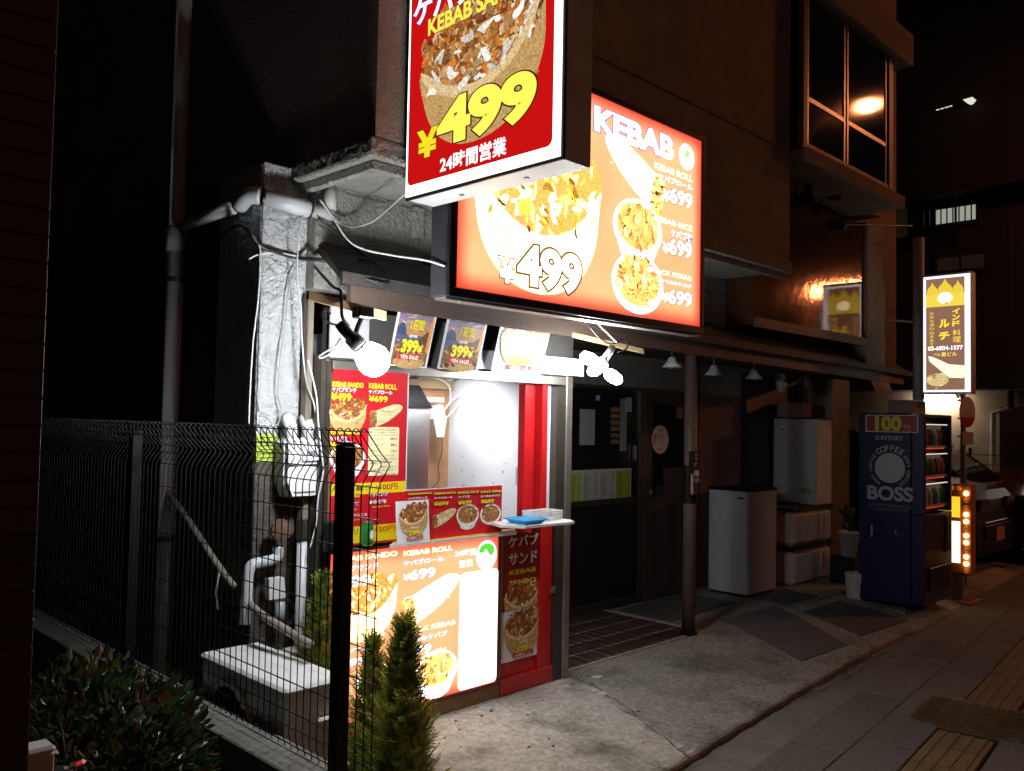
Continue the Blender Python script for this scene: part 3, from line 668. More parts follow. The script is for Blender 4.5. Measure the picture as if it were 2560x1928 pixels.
for s, p, q, k in (('KEBAB SANDO', (834, 1408), (991, 1377), 0), ('ケバブサンド', (832, 1435), (944, 1405), 1), ('¥', (834, 1472), (846, 1455), 2), ('499', (850, 1472), (923, 1436), 2),
                   ('KEBAB ROLL', (1008, 1390), (1129, 1364), 0), ('ケバブロール', (1007, 1415), (1107, 1390), 1), ('¥', (1007, 1451), (1022, 1434), 2), ('699', (1024, 1450), (1086, 1418), 2),
                   ('24時間', (1136, 1393), (1188, 1370), 3), ('営業', (1146, 1420), (1180, 1397), 3),
                   ('KEBAB RICE', (829, 1613), (960, 1581), 0), ('ケバブ丼', (831, 1640), (905, 1616), 1), ('¥', (834, 1670), (848, 1655), 2), ('699', (850, 1670), (912, 1640), 2),
                   ('SNACK KEBAB', (999, 1588), (1136, 1549), 0), ('おつまみケバブ', (998, 1613), (1116, 1575), 1), ('¥', (1001, 1643), (1012, 1628), 2), ('699', (1015, 1643), (1075, 1608), 2)):
    b.text(s, p, q, (1, .9, .5) if k == 0 else WHT, bold=.012 if k == 3 else .045 if k != 1 else .03, outline=None if k == 3 else (.2, .12, .01) if k != 1 else PUR, ow=.035)
b.done()
# ---- the stall itself
st = thing('kebab_stall', 'small takeaway stall with aluminium frame and red painted door posts', 'stall')
MB().box(4.21, 4.27, 3.69, 3.78, 0, 1.94, .004).obj('door_jamb', 'aluminium', st)
MB().box(4.125, 4.208, 3.70, 3.78, 0, 1.87).obj('brown_jamb', 'bronze', st)
MB().box(2.43, 4.208, 3.69, 3.77, 1.88, 1.935, .004).obj('door_head', 'aluminium', st)
MB().box(2.325, 2.36, 3.765, 3.82, 0, 2.25, .005).obj('rough_post', 'timber_v', st)
MB().box(2.362, 2.39, 3.69, 3.76, 0, 1.96).box(2.40, 2.425, 3.70, 3.76, 0, 1.93).obj('corner_strip', 'bronze', st)
MB().box(3.895, 3.99, 3.76, 3.82, 0, 1.878, .003).obj('red_door', 'red_paint', st)
MB().box(3.992, 4.045, 3.70, 3.82, 0, 1.878, .004).obj('red_post', 'red_paint', st)
MB().box(4.047, 4.123, 3.75, 3.79, 1.04, 1.878).obj('white_strip', 'white_board', st)
MB().box(4.047, 4.123, 3.715, 3.79, .0, 1.038, .004).obj('red_lower_post', 'red_paint', st)
MB().box(3.665, 3.99, 3.722, 3.758, .0, 1.03, .003).obj('red_panel', 'red_paint', st)
MB().box(3.665, 4.12, 3.695, 3.721, .004, .10, .004).obj('red_skirting', 'red_paint', st)
for q in (3.75, 4.05): MB().lathe([(.007, 0), (.007, .004)], (q, 3.695, .06), (0, -1, 0), 8).obj('screw', 'aluminium', st)
MB().box(4.09, 4.13, 3.69, 3.70, .56, .6).obj('latch', 'aluminium', st)
MB().box(2.43, 3.66, 3.7, 3.8, -.002, .083, .004).obj('base_board', 'base_wood', st)
MB().box(3.647, 3.664, 3.70, 3.80, .085, 1.0).obj('wood_post', 'base_wood', st)
MB().box(2.4, 4.3, 3.72, 3.75, 1.94, 2.2).obj('transom_board', 'wall_dark', st)
MB().box(2.385, 2.62, 3.655, 3.67, 1.945, 2.2, .003).obj('grey_board', 'grey_plastic', st)
a_ = A(1195, 870, y=3.665); c_ = A(1478, 950, y=3.665)
MB().box(3.35, 4.38, 3.69, 3.715, 1.945, 2.06, .003).obj('white_board', 'white_board', st)
# interior
MB().box(4.1, 4.122, 3.83, 4.74, .0, 2.05).obj('side_panel', 'white_board', st)
MB().box(2.76, 4.1, 4.72, 4.74, 0, 2.05).obj('back_panel', 'cork', st)
MB().box(2.44, 2.46, 3.77, 4.1, 0, 2.05).obj('left_panel', 'white_board', st)
MB().box(2.46, 4.122, 3.77, 4.74, 2.052, 2.08).obj('ceiling_panel', 'white_board', st)
MB().box(2.47, 4.1, 3.86, 4.72, .0, .02).obj('stall_floor', 'wall_dark', st)
for x0 in (2.9, 3.45): MB().box(x0, x0 + .06, 4.69, 4.719, .02, 2.05).obj('stud', 'timber', st)
MB().box(3.5, 4.09, 4.66, 4.718, 1.86, 1.93).obj('wall_batten', 'timber', st)
pb = A(1300, 1190, x=4.098)
MB().box(4.09, 4.099, pb.y - .035, pb.y + .035, pb.z - .06, pb.z + .06, .002).obj('switch_plate', 'grey_plastic', st)
MB().box(4.085, 4.0895, pb.y - .012, pb.y + .012, pb.z - .012, pb.z + .014, .002).obj('switch', 'white_plastic', st)
for k in range(16):
    p = A(R.choice((1160, 1185, 1235, 1238, 1260, 1300)) + R.uniform(-8, 8), R.uniform(1100, 1280), x=4.0985)
    MB().box(4.0975, 4.0992, p.y - R.uniform(.003, .02), p.y + .004, p.z - .002, p.z + R.choice((.003, .012))).obj('scuff_mark', 'grey_plastic', st)
# counter shelf and side shelf
cs = thing('counter_shelf', 'narrow white serving shelf edged in orange above the light box', 'shelf')
sh = [(2.80, 3.69), (2.84, 3.53), (3.80, 3.60), (3.86, 3.69)]
a0 = A(935, 1348, z=.985); a1 = A(985, 1362, z=.985); a2 = A(1312, 1328, z=.985)
sh = [(a0.x, 3.695), (a1.x - .06, min(a1.y, 3.6)), (a2.x - .12, 3.56), (a2.x, 3.695)]
MB().prism(sh, (Vector((0, 0, 0)), EX, EY, EZ), .978, .992).obj('shelf_board', 'white_plastic', cs)
b = Board((0, 0, .9925), EX, EY, cs)
def lerp(a, c, t): return (a[0] + (c[0] - a[0]) * t, a[1] + (c[1] - a[1]) * t)
lo = lambda t: lerp(sh[1], sh[2], t); hi = lambda t: lerp(sh[0], sh[3], t)
b.poly([lerp(lo(.03), hi(.03), .12), lerp(lo(.97), hi(.97), .12), lerp(lo(.97), hi(.97), .9), lerp(lo(.03), hi(.03), .9)], (.85, .42, .03), .0, 'shelf_print')
b.poly([lerp(lo(.3), hi(.3), .3), lerp(lo(.94), hi(.94), .3), lerp(lo(.94), hi(.94), .75), lerp(lo(.3), hi(.3), .75)], (.85, .62, .04), .0008, 'shelf_print')
for k in range(26):
    t = .33 + .022 * k; p = lerp(lo(t), hi(t), .5); b.blob(p[0], p[1], [(-.4, -.3), (.1, -.5), (.5, .1), (.1, .5), (-.5, .3)], .016, R.uniform(0, 3), (.5, .03, .01), .0016, 'shelf_print')
b.done()
MB().box(2.43, 3.66, 3.705, 3.86, .976, .99).obj('support_board', 'dark_wood', cs)
ss = thing('side_shelf', 'white rounded shelf on the red post holding the blue tray', 'shelf')
MB().prism([(3.5, 3.66), (3.44, 3.5), (3.52, 3.38), (3.92, 3.36), (3.98, 3.44), (3.98, 3.69), (3.6, 3.69)], (Vector((0, 0, 0)), EX, EY, EZ), 1.04, 1.054).obj('shelf_board', 'white_plastic', ss)
MB().box(3.75, 3.77, 3.55, 3.72, .98, 1.039).obj('bracket', 'red_paint', ss)
mat('blue_plastic', (.02, .38, .72), .3, var=.06); mat('green_can', (.05, .3, .07), .3, .5, var=.1)
def tray(name, label, x0, x1, y0, y1, z0, hgt, m, flare, cat, rot=0):
    t = thing(name, label, cat); c = .5 * (Vector((x0, y0, 0)) + Vector((x1, y1, 0)))
    def ring(g, z): return [(x0 - g, y0 - g, z), (x1 + g, y0 - g, z), (x1 + g, y1 + g, z), (x0 - g, y1 + g, z)]
    V = ring(0, z0) + ring(flare, z0 + hgt) + ring(flare - .006, z0 + hgt) + ring(-.004, z0 + .005)
    F = [(3, 2, 1, 0), (12, 13, 14, 15)]
    for a in range(3):
        for k in range(4): F.append((a * 4 + k, a * 4 + (k + 1) % 4, a * 4 + 4 + (k + 1) % 4, a * 4 + 4 + k))
    MB().add(V, F).obj('body', m, t)
    rimm = ring(flare + .006, z0 + hgt + .001); MB().tube([Vector(p) for p in rimm + rimm[:1]], .004, 6).obj('rim', m, t)
    return t
tray('coin_tray', 'shallow bright blue plastic tray on the white side shelf', 3.56, 3.70, 3.42, 3.54, 1.0545, .024, 'blue_plastic', .02, 'tray')
bk = thing('napkin_basket', 'small white slatted basket behind the blue tray', 'basket')
for k in range(4): MB().box(3.72, 3.94, 3.47, 3.476, 1.056 + k * .015, 1.067 + k * .015).box(3.72, 3.94, 3.594, 3.6, 1.056 + k * .015, 1.067 + k * .015).box(3.72, 3.726, 3.477, 3.593, 1.056 + k * .015, 1.067 + k * .015).box(3.934, 3.94, 3.477, 3.593, 1.056 + k * .015, 1.067 + k * .015).obj('slat', 'white_plastic', bk)
MB().box(3.728, 3.932, 3.478, 3.592, 1.0545, 1.06).obj('bottom', 'white_plastic', bk)
p = A(918, 1345, y=3.66)
dc = thing('drink_can', 'green drink can standing at the left end of the counter', 'can')
MB().lathe([(.026, 0), (.0325, .008), (.0325, .105), (.026, .118), (.027, .12)], (p.x, 3.66, .9935), n=20).obj('can_body', 'green_can', dc, smooth=True)
MB().lathe([(.0262, 0), (.0262, .002), (.02, .0025)], (p.x, 3.66, 1.1136), n=20).obj('can_lid', 'aluminium', dc)
b = Board((p.x, 3.66 - .0335, 1.05), EX, EZ, dc); b.disc(.004, 0, .012, .024, (.75, .75, .7), 0, 'label_print'); b.done()
p = A(838, 1310, y=3.62)
tb = thing('card_reader', 'dark tablet with bright blue edges at the left of the counter', 'tablet')
MB().box(p.x - .06, p.x + .03, 3.6, 3.64, 1.0, 1.14, .008).obj('body', 'black_paint', tb)
MB().box(p.x + .031, p.x + .038, 3.6, 3.64, 1.005, 1.135, .003).obj('blue_edge', 'blue_plastic', tb)
MB().box(p.x - .05, p.x + .03, 3.6, 3.66, .992, .999).obj('stand', 'black_paint', tb)
# ---- tall red menu board
tm_ = thing('tall_menu_board', 'tall red menu board with sauce list left of the serving window', 'menu board')
mb0 = A(833, 922, y=3.68); mb1 = A(1011, 1345, y=3.68)
bx0, bx1, bz0, bz1 = 2.428, mb1.x, .995, mb0.z
MB().box(bx0, bx1, 3.682, 3.689, bz0, bz1).obj('panel', mat('red_sheet', (.55, .01, .02), .4, var=.08, vs_=3), tm_)
MB().box(bx1, bx1 + .006, 3.68, 3.69, bz0, bz1).obj('edge_strip', 'white_plastic', tm_)
b = Board((bx0, 3.681, bz0), EX, EZ, tm_)
G = (.75, .6, .02)
for s, p, q in (('KEBAB SANDO', (830, 966), (907, 958)), ('¥499', (827, 1000), (876, 984)), ('KEBAB ROLL', (921, 971), (990, 962)), ('¥699', (921, 1004), (967, 991)), ('KEBAB RICE', (823, 1086), (898, 1078)), ('¥699', (823, 1123), (872, 1106)), ('TOPPING', (845, 1246), (897, 1233))):
    b.text(s, p, q, G, bold=.04, outline=DRK, ow=.03)
for s, p, q in (('ケバブサンド', (829, 979), (889, 970)), ('ケバブロール', (920, 984), (979, 977)), ('ケバブ丼', (823, 1102), (868, 1091)), ('トッピング', (920, 1242), (969, 1229)), ('●チーズ', (844, 1267), (896, 1254)), ('●ゆで卵', (920, 1261), (963, 1248)), ('●ハラペーニョ', (844, 1294), (915, 1282))):
    b.text(s, p, q, (.8, .8, .8), bold=.03, outline=PUR, ow=.03)
for s, p, q in (('Cheese', (852, 1278), (890, 1270)), ('Boiled Egg', (930, 1271), (973, 1262)), ('Jalapeno', (852, 1305), (900, 1296))): b.text(s, p, q, (.8, .45, .02), bold=.02)
c_ = b.px((870, 1040)); b.pita(c_[0], c_[1], pw((826, 1040), (917, 1040)), 0, .001, 90)
c_ = b.px((964, 1036)); b.roll(c_[0], c_[1] - .008, pw((921, 1036), (1007, 1036)), .12, .001)
c_ = b.px((869, 1148)); b.bowl(c_[0], c_[1], pw((824, 1148), (914, 1148)))
a_ = b.px((919, 1190)); c_ = b.px((998, 1068)); b.rect(a_[0], a_[1], c_[0], c_[1], (.85, .78, .45), .001, 'sauce_panel', .012)
for s, p, q, cc in (('Choose a Sauce', (930, 1077), (989, 1071), 1), ('ソースを選んでください', (930, 1085), (990, 1079), 0), ('マイルド', (924, 1100), (957, 1094), 0), ('Mild', (976, 1100), (991, 1094), 1), ('ミックス', (924, 1115), (957, 1109), 0), ('Mix', (977, 1115), (991, 1109), 1), ('辛口', (924, 1130), (944, 1124), 0), ('Hot', (978, 1130), (991, 1124), 1),
                    ('ヨーグルトソース', (924, 1143), (983, 1136), 0), ('Yogurt Sauce', (950, 1151), (990, 1145), 1), ('焼肉ソース', (924, 1161), (965, 1155), 0), ('BBQ Sauce', (951, 1170), (990, 1164), 1), ('冗談じゃない辛さ', (924, 1179), (983, 1172), 0), ('Double Hot', (951, 1188), (990, 1182), 1)):
    b.text(s, p, q, (.45, .03, .02) if cc else (.04, .1, .02), .0018, bold=.004)
a_ = b.px((926, 1089)); c_ = b.px((993, 1087)); b.rect(a_[0], a_[1], c_[0], a_[1] + .002, (.5, .05, .03), .0018, 'sauce_panel')
for y0, y1 in ((1230, 1203), (1346, 1306)):
    a_ = b.px((1008, y0)); c_ = b.px((1008, y1)); b.rect(.002, a_[1], bx1 - bx0 - .001, c_[1], (.85, .66, .01), .001, 'yellow_band')
for s, p, q, cc in (('ALL', (829, 1229), (861, 1213), 0), ('大盛り', (868, 1228), (925, 1212), 0), ('+100円', (935, 1226), (993, 1208), 1), ('ALL', (829, 1340), (861, 1320), 0), ('ドリンク', (868, 1338), (930, 1318), 0), ('150円', (938, 1332), (988, 1312), 1)):
    b.text(s, p, q, (.5, .04, .01) if cc else (.03, .03, .02), .0022, bold=.012)
b.done()
# ---- small menu on the counter, flyers, posters
sm = thing('counter_menu', 'small red menu board with four dishes standing on the counter', 'menu board')
m0 = A(1010, 1345, y=3.63); m1 = A(1256, 1214, y=3.63)
MB().box(m0.x, m1.x, 3.632, 3.64, .993, m1.z).obj('panel', 'red_sheet', sm)
MB().box(m0.x - .004, m1.x + .004, 3.634, 3.642, m1.z + .0005, m1.z + .005).obj('edge_strip', 'white_plastic', sm)
b = Board((m0.x, 3.631, .993), EX, EZ, sm)
for s, p, q in (('KEBAB SANDO', (1019, 1238), (1078, 1230)), ('KEBAB ROLL', (1084, 1237), (1139, 1228)), ('KEBAB RICE', (1144, 1235), (1195, 1226)), ('SNACK KEBAB', (1200, 1233), (1251, 1224)), ('¥699', (1084, 1265), (1119, 1253)), ('¥699', (1144, 1262), (1177, 1250)), ('¥699', (1201, 1259), (1233, 1247))): b.text(s, p, q, G, bold=.04, outline=DRK, ow=.03)
for s, p, q in (('ケバブサンド', (1019, 1250), (1066, 1241)), ('ケバブロール', (1084, 1248), (1129, 1240)), ('ケバブ丼', (1144, 1246), (1174, 1238)), ('おつまみケバブ', (1200, 1244), (1248, 1235))): b.text(s, p, q, (.8, .8, .8), bold=.03, outline=PUR, ow=.03)
c_ = b.px((1110, 1295)); b.roll(c_[0], c_[1], pw((1080, 1295), (1142, 1295)), .12, .001)
c_ = b.px((1169, 1290)); b.bowl(c_[0], c_[1], pw((1141, 1290), (1197, 1290)))
c_ = b.px((1226, 1288)); b.bowl(c_[0], c_[1], pw((1200, 1288), (1252, 1288)), deep=False)
b.done()
def flyer(label, o, u, v, wd, ht, group, n=70, extra=True, curl=.004):
    t = thing('paper_flyer', label, 'flyer', group); o = Vector(o); u = Vector(u).normalized(); v = Vector(v).normalized(); nn = u.cross(v)
    m = MB(); N = 5; V = []; F = []
    for k, d in ((0, 0.), (1, -.0012)):
        for i in range(N + 1):
            for j in range(N + 1):
                s_, t_ = i / N, j / N; V.append(o + u * wd * s_ + v * ht * t_ + nn * (d - .003 - curl * (math.sin(3 * t_ + s_) * .5 + .5)))
    for i in range(N):
        for j in range(N): a = i * (N + 1) + j; F.append((a, a + N + 1, a + N + 2, a + 1)); c = a + (N + 1) ** 2; F.append((c + 1, c + N + 2, c + N + 1, c))
    m.add(V, F).obj('sheet', 'white_paper', t, smooth=True)
    b = Board(o, u, v, t)
    b.pita(wd * .5, ht * .55, wd * .88, .05, .0, n)
    b.text('399', (wd * .34, ht * .16), (wd * .64, ht * .29), (.85, .68, .05), .003, bold=.045, outline=(.2, .06, .01), ow=.03, px=False); b.text('¥', (wd * .66, ht * .17), (wd * .73, ht * .25), (.85, .68, .05), .003, bold=.04, outline=(.2, .06, .01), px=False)
    if extra: b.text('499¥', (wd * .4, ht * .31), (wd * .62, ht * .37), (.8, .75, .7), .003, bold=.02, px=False)
    b.poly([(wd * .24, ht * .06), (wd * .78, ht * .07), (wd * .75, ht * .105), (wd * .78, ht * .14), (wd * .24, ht * .13), (wd * .27, ht * .095)], (.6, .02, .02), .003, 'ribbon')
    b.text('1週間セール', (wd * .31, ht * .075), (wd * .7, ht * .125), (.85, .85, .85), .0038, bold=.015, px=False)
    b.done(); return t
p0 = A(995, 1340, y=3.6); p1 = A(1079, 1249, y=3.6)
flyer('white 399 yen flyer leaning against the small counter menu', (p0.x, 3.6, .994), EX, (0, .1, 1), p1.x - p0.x, p1.z - .994, '399 yen food flyers')
p0 = A(1253, 1661, y=3.708); p1 = A(1357, 1513, y=3.708)
flyer('white 399 yen flyer taped low on the red side panel', (p0.x, 3.708, p0.z), EX, EZ, p1.x - p0.x, p1.z - p0.z, '399 yen food flyers', 110)
pt = Vector((0, -.1, .34)).normalized()
b = Board((2.7, 3.66, 1.935), EX, pt, None)
a_ = b.px((1219, 928)); c_ = b.px((1384, 800))
flyer('white 399 yen flyer hung under the eave beside the white lamp board', b.P(a_[0] + .03, a_[1], 0), EX, pt, c_[0] - a_[0] - .03, c_[1] - a_[1], '399 yen food flyers', 110)
def poster(label, pl, pr):
    bb = Board((2.7, 3.66, 1.935), EX, pt, None); a_ = bb.px(pl); c_ = bb.px(pr)
    t = thing('sale_poster', label, 'poster', 'sale posters under the eave'); wd, ht = c_[0] - a_[0], c_[1] - a_[1]; o = bb.P(a_[0], a_[1], 0)
    nn = EX.cross(pt); m = MB(); N = 5; V = []; F = []
    for d in (0, -.0012):
        for i in range(N + 1):
            for j in range(N + 1): V.append(o + EX * wd * i / N + pt * ht * j / N + nn * (d - .004 - .003 * math.sin(2.5 * j / N)))
    for i in range(N):
        for j in range(N): a = i * (N + 1) + j; F.append((a, a + N + 1, a + N + 2, a + 1)); c = a + (N + 1) ** 2; F.append((c + 1, c + N + 2, c + N + 1, c))
    m.add(V, F).obj('sheet', 'white_paper', t, smooth=True)
    b = Board(o, EX, pt, t); x0, x1 = wd * .04, wd * .93; H0, H1 = ht * .02, ht * .78
    Y = lambda q: H0 + (H1 - H0) * q; X = lambda q: x0 + (x1 - x0) * q
    sky_ = [(.12, .11, .22), (.2, .15, .22), (.34, .2, .18), (.42, .23, .12), (.46, .23, .07)]
    for k in range(5): b.rect(X(0), Y(1 - .09 * (k + 1)), X(1), Y(1 - .09 * k), sky_[k], .0, 'picture')
    b.rect(X(0), Y(0), X(1), Y(.55), (.2, .1, .045), .0, 'picture')
    for k in range(9): xx = R.uniform(0, .8); yy = R.uniform(.72, .97); b.blob(X(xx), Y(yy), [(-.5, 0), (-.1, -.06), (.5, 0), (.2, .07), (-.2, .06)], wd * R.uniform(.15, .35), .1, (.45, .3, .25), .0004, 'picture')
    b.poly([(X(0), Y(.5)), (X(.32), Y(.5)), (X(.22), Y(.72)), (X(.14), Y(.8)), (X(.08), Y(.76)), (X(0), Y(.68))], (.04, .06, .14), .0008, 'picture')
    b.poly([(X(.1), Y(.77)), (X(.14), Y(.8)), (X(.19), Y(.755)), (X(.15), Y(.765))], (.7, .7, .75), .0012, 'picture')
    b.poly([(X(0), Y(.4)), (X(.75), Y(.42)), (X(.7), Y(.53)), (X(0), Y(.56))], (.08, .1, .18), .001, 'picture')
    b.poly([(X(.55), Y(.35)), (X(1), Y(.3)), (X(1), Y(.68)), (X(.85), Y(.62)), (X(.7), Y(.5))], (.09, .05, .025), .0013, 'picture')
    b.bits(wd * .5, ht * .3, 60, lambda x, y: -.42 < x < .38 and -.28 < y < .12, wd, 0, .0015, [(.35, .16, .05), (.55, .27, .07), (.16, .07, .03), (.6, .36, .14), (.08, .04, .02)], (.02, .08), 'picture')
    b.poly([(X(.9), Y(.3)), (X(1), Y(.2)), (X(1), Y(.95)), (X(.95), Y(.9))], (.75, .28, .05), .0016, 'picture')
    b.disc(X(.5), Y(.06), wd * .4, Y(.12) - Y(0), (.5, .32, .13), .0019, 'picture')
    b.text('1週間', (X(.36), Y(.66)), (X(.74), Y(.84)), (.9, .75, .02), .003, bold=.012, outline=(.3, .2, .0), ow=.02, px=False)
    b.text('399', (X(.22), Y(.25)), (X(.66), Y(.46)), (.95, .78, .04), .003, bold=.05, outline=(.3, .15, .0), ow=.03, px=False)
    b.text('¥', (X(.68), Y(.25)), (X(.8), Y(.38)), (.95, .78, .04), .003, bold=.05, outline=(.3, .15, .0), px=False)
    b.text('499¥', (X(.36), Y(.51)), (X(.6), Y(.57)), (.8, .8, .8), .003, bold=.03, outline=(.4, .02, .02), px=False)
    b.poly([(X(.14), Y(.1)), (X(.84), Y(.13)), (X(.8), Y(.175)), (X(.84), Y(.22)), (X(.14), Y(.2)), (X(.18), Y(.15))], (.6, .02, .03), .0026, 'ribbon')
    b.text('YEN SALE!', (X(.23), Y(.125)), (X(.74), Y(.19)), (.9, .9, .9), .0034, bold=.035, px=False)
    b.done()
poster('left of the two 399 yen sale posters with mountain view, beside the bulb', (970, 914), (1104, 745))
poster('right of the two 399 yen sale posters with mountain view, hung beside the flyer', (1094, 922), (1230, 770))
# banner print on the red side panel
bn = thing('side_banner', 'dark red kebab banner on the panel right of the light box', 'banner')
v0 = A(1250, 1500, y=3.718); v1 = A(1356, 1500, y=3.718)
MB().box(v0.x, v1.x, 3.7185, 3.7215, .2, 1.0).obj('sheet', mat('banner_red', (.25, .012, .014), .5, var=.1), bn)
b = Board((v0.x, 3.718, 0), EX, EZ, bn)
for s, p, q, cc in (('ケバブ', (1271, 1369), (1345, 1333), 0), ('サンド', (1272, 1414), (1342, 1376), 0), ('KEBAB', (1274, 1438), (1339, 1417), 1), ('SANDO', (1273, 1464), (1338, 1442), 1)):
    b.text(s, p, q, (.7, .55, .05) if cc else (.75, .73, .7), .001, bold=.03)
c_ = b.px((1305, 1502)); b.pita(c_[0], c_[1], pw((1262, 1500), (1350, 1500)), 0, .0005, 90)
b.done()
# ---- lamps of the stall
emat('led', (.93, .97, 1), 270); emat('led_blade', (.95, .98, 1), 125)
lm = thing('clamp_lamp', 'glaring white globe bulb in a black clamp socket under the eave', 'lamp')
bc = A(925, 892, y=3.06); sb = A(845, 808, y=3.08); ax = (bc - sb).normalized()
MB().lathe([(.02, -.2), (.024, -.17), (.024, -.13), (.034, -.12), (.036, -.075), (.03, -.07)], bc, ax, 16).obj('socket', 'black_metal', lm, smooth=True)
MB().lathe([(.03, -.069), (.036, -.058)], bc, ax, 20).obj('bulb_base', 'white_plastic', lm, smooth=True)
MB().lathe([(.036, -.057), (.05, -.04), (.064, -.012), (.072, .015), (.07, .04), (.06, .062), (.045, .078), (.028, .088), (.01, .093)], bc, ax, 24).obj('bulb_globe', 'led', lm, smooth=True)
cl = A(908, 785, y=3.06)
MB().tube([bc - ax * .1, bc - ax * .1 + Vector((.01, 0, .05)), cl], .011, 8).obj('swivel_arm', 'black_metal', lm)
MB().box(cl.x - .04, cl.x + .04, 3.03, 3.09, cl.z - .02, cl.z + .03, .006).obj('clamp', 'black_metal', lm)
t0 = A(773, 735, y=3.08); t1 = A(967, 785, y=3.08)
tb_ = MB().prism([(t0.x, t0.z - .022), (t1.x, t1.z - .028), (t1.x, t1.z + .012), (t0.x, t0.z + .012)], (Vector((0, 0, 0)), EX, EZ, -EY), -3.1, -3.082)
tag(tb_.obj('timber_batten', 'timber'), 'short pale timber batten holding the clamp lamp under the eave', 'batten')
t0 = A(1433, 838, y=3.42); t1 = A(1610, 879, y=3.26)
bt = MB(); d_ = (t1 - t0)
for a, c in ((0, 1),):
    V = []
    for p in (t0, t1):
        for dx, dz in ((-.018, -.016), (.018, -.016), (.018, .016), (-.018, .016)): V.append(p + Vector((dx, dx * .5, dz)))
    bt.add(V, [(0, 1, 2, 3), (7, 6, 5, 4), (0, 4, 5, 1), (1, 5, 6, 2), (2, 6, 7, 3), (3, 7, 4, 0)])
tag(bt.obj('lamp_batten', 'timber'), 'bright pine batten sticking out by the folding white lamp', 'batten')
l2 = thing('folding_lamp', 'glaring white lamp with three folding blades right of the stall', 'lamp')
c2 = A(1500, 915, y=3.3)
top = A(1532, 868, y=3.3)
MB().tube([top, c2 + (top - c2) * .3], [.02, .024], 12).obj('socket', 'white_plastic', l2, smooth=True)
MB().lathe([(.03, 0), (.042, -.02), (.042, -.03)], c2 + (top - c2) * .3, (top - c2).normalized(), 16).obj('hub', 'white_plastic', l2)
for (u0, v0_), (u1, v1_), yy in (((1490, 905), (1453, 888), 3.33), ((1515, 930), (1552, 955), 3.27), ((1500, 918), (1478, 930), 3.2)):
    a = A(u0, v0_, y=3.3); c = A(u1, v1_, y=yy); d = (c - a)
    MB().tube([a, a + d * .15, a + d * .5, a + d * .85, c], [.018, .034, .038, .032, .012], 10).obj('lamp_blade', 'led_blade', l2, smooth=True)
ic = thing('clip_spotlight', 'small clip-on spotlight under the stall ceiling', 'lamp')
MB().tube([(3.72, 4.3, 2.05), (3.74, 4.28, 1.96)], .008, 8).obj('stem', 'white_plastic', ic)
MB().lathe([(.015, 0), (.03, .03), (.045, .07), (.043, .07)], (3.74, 4.28, 1.98), (.35, .3, -.8), 14).obj('shade', 'white_plastic', ic)
def spot(nm, loc, tgt, W, ang, c, r, parent):
    ld = bpy.data.lights.new(nm, 'SPOT'); ld.energy = W; ld.spot_size = math.radians(ang); ld.spot_blend = 1; ld.color = c; ld.shadow_soft_size = r
    o = bpy.data.objects.new(nm, ld); col.objects.link(o); o.location = loc; o.rotation_euler = (Vector(tgt) - Vector(loc)).to_track_quat('-Z', 'Y').to_euler(); o.parent = parent; return o
spot('lamp_light', (3.77, 4.3, 1.91), (4.05, 4.5, 1.2), 26, 165, (.93, .97, 1), .1, ic)
i2 = thing('ceiling_spotlight', 'white spotlight hooked on the left of the stall ceiling', 'lamp')
MB().lathe([(.02, 0), (.035, .03), (.05, .06), (.048, .06)], (3.1, 4.15, 2.03), (.2, .15, -.9), 14).obj('shade', 'white_plastic', i2)
spot('lamp_light', (3.13, 4.17, 1.95), (3.5, 4.6, 1.0), 26, 165, (.95, .97, 1), .1, i2)
# ---- inside the stall
km = thing('kebab_grill', 'steel kebab grill cabinet with a black hood inside the stall', 'grill')
k0 = A(1000, 1022, y=4.25); k1 = A(1076, 1022, y=4.25)
MB().box(k0.x, k1.x, 4.25, 4.55, .9, k1.z, .006).obj('casing', 'steel', km)
MB().prism([(k0.x + .04, 0), (k1.x + .01, 0), (k1.x - .1, .14), (k0.x + .06, .14)], (Vector((0, 4.25, k1.z + .004)), EX, EZ, -EY), -.28, .01).obj('hood', 'black_metal', km)
MB().box(k0.x + .1, k1.x - .06, 4.3, 4.42, k1.z + .18, k1.z + .3, .004).obj('motor_box', 'steel', km)
MB().tube([(k1.x - .13, 4.36, k1.z + .14), (k1.x - .13, 4.36, k1.z + .18)], .012, 8).obj('spindle', 'steel', km)
MB().box(k0.x - .2, 4.05, 4.2, 4.7, .86, .898).obj('work_top', 'steel', km)
d0 = A(1074, 1012, y=4.62); d1 = A(1104, 1092, y=4.62)
wdp = thing('white_dispenser', 'white tapered dispenser hanging on the brown stall wall', 'dispenser')
MB().prism([(d0.x + .03, d1.z), (d1.x - .02, d1.z), (d1.x, d0.z - .1), (d1.x - .04, d0.z), (d0.x + .04, d0.z), (d0.x, d0.z - .1)], (Vector((0, 4.66, 0)), EX, EZ, -EY), -.02, .09).obj('body', 'white_plastic', wdp)
MB().box(d0.x - .1, d1.x - .02, 4.58, 4.62, d0.z + .02, d0.z + .05).obj('cross_bar', 'white_plastic', wdp)
q = [A(u, v, y=4.6) for u, v in ((1020, 945), (1085, 945), (1118, 960), (1126, 985), (1122, 1010), (1100, 1040), (1108, 1050), (1130, 1030), (1152, 1005), (1145, 992), (1120, 1012), (1104, 1042))]
cable('white bundled cord hanging inside the stall', q, .005, 'cable_white', 'cord_bundle')
q = [A(u, v, y=4.69) for u, v in ((1105, 1095), (1105, 1130), (1096, 1165), (1098, 1195), (1085, 1215), (1075, 1222))]
cable('thin black cord running down the brown stall wall', q, .0025, 'cable_black', 'thin_cord')
q = [A(u, v, y=3.9) for u, v in ((1130, 955), (1160, 945), (1200, 950), (1260, 955), (1320, 958))]
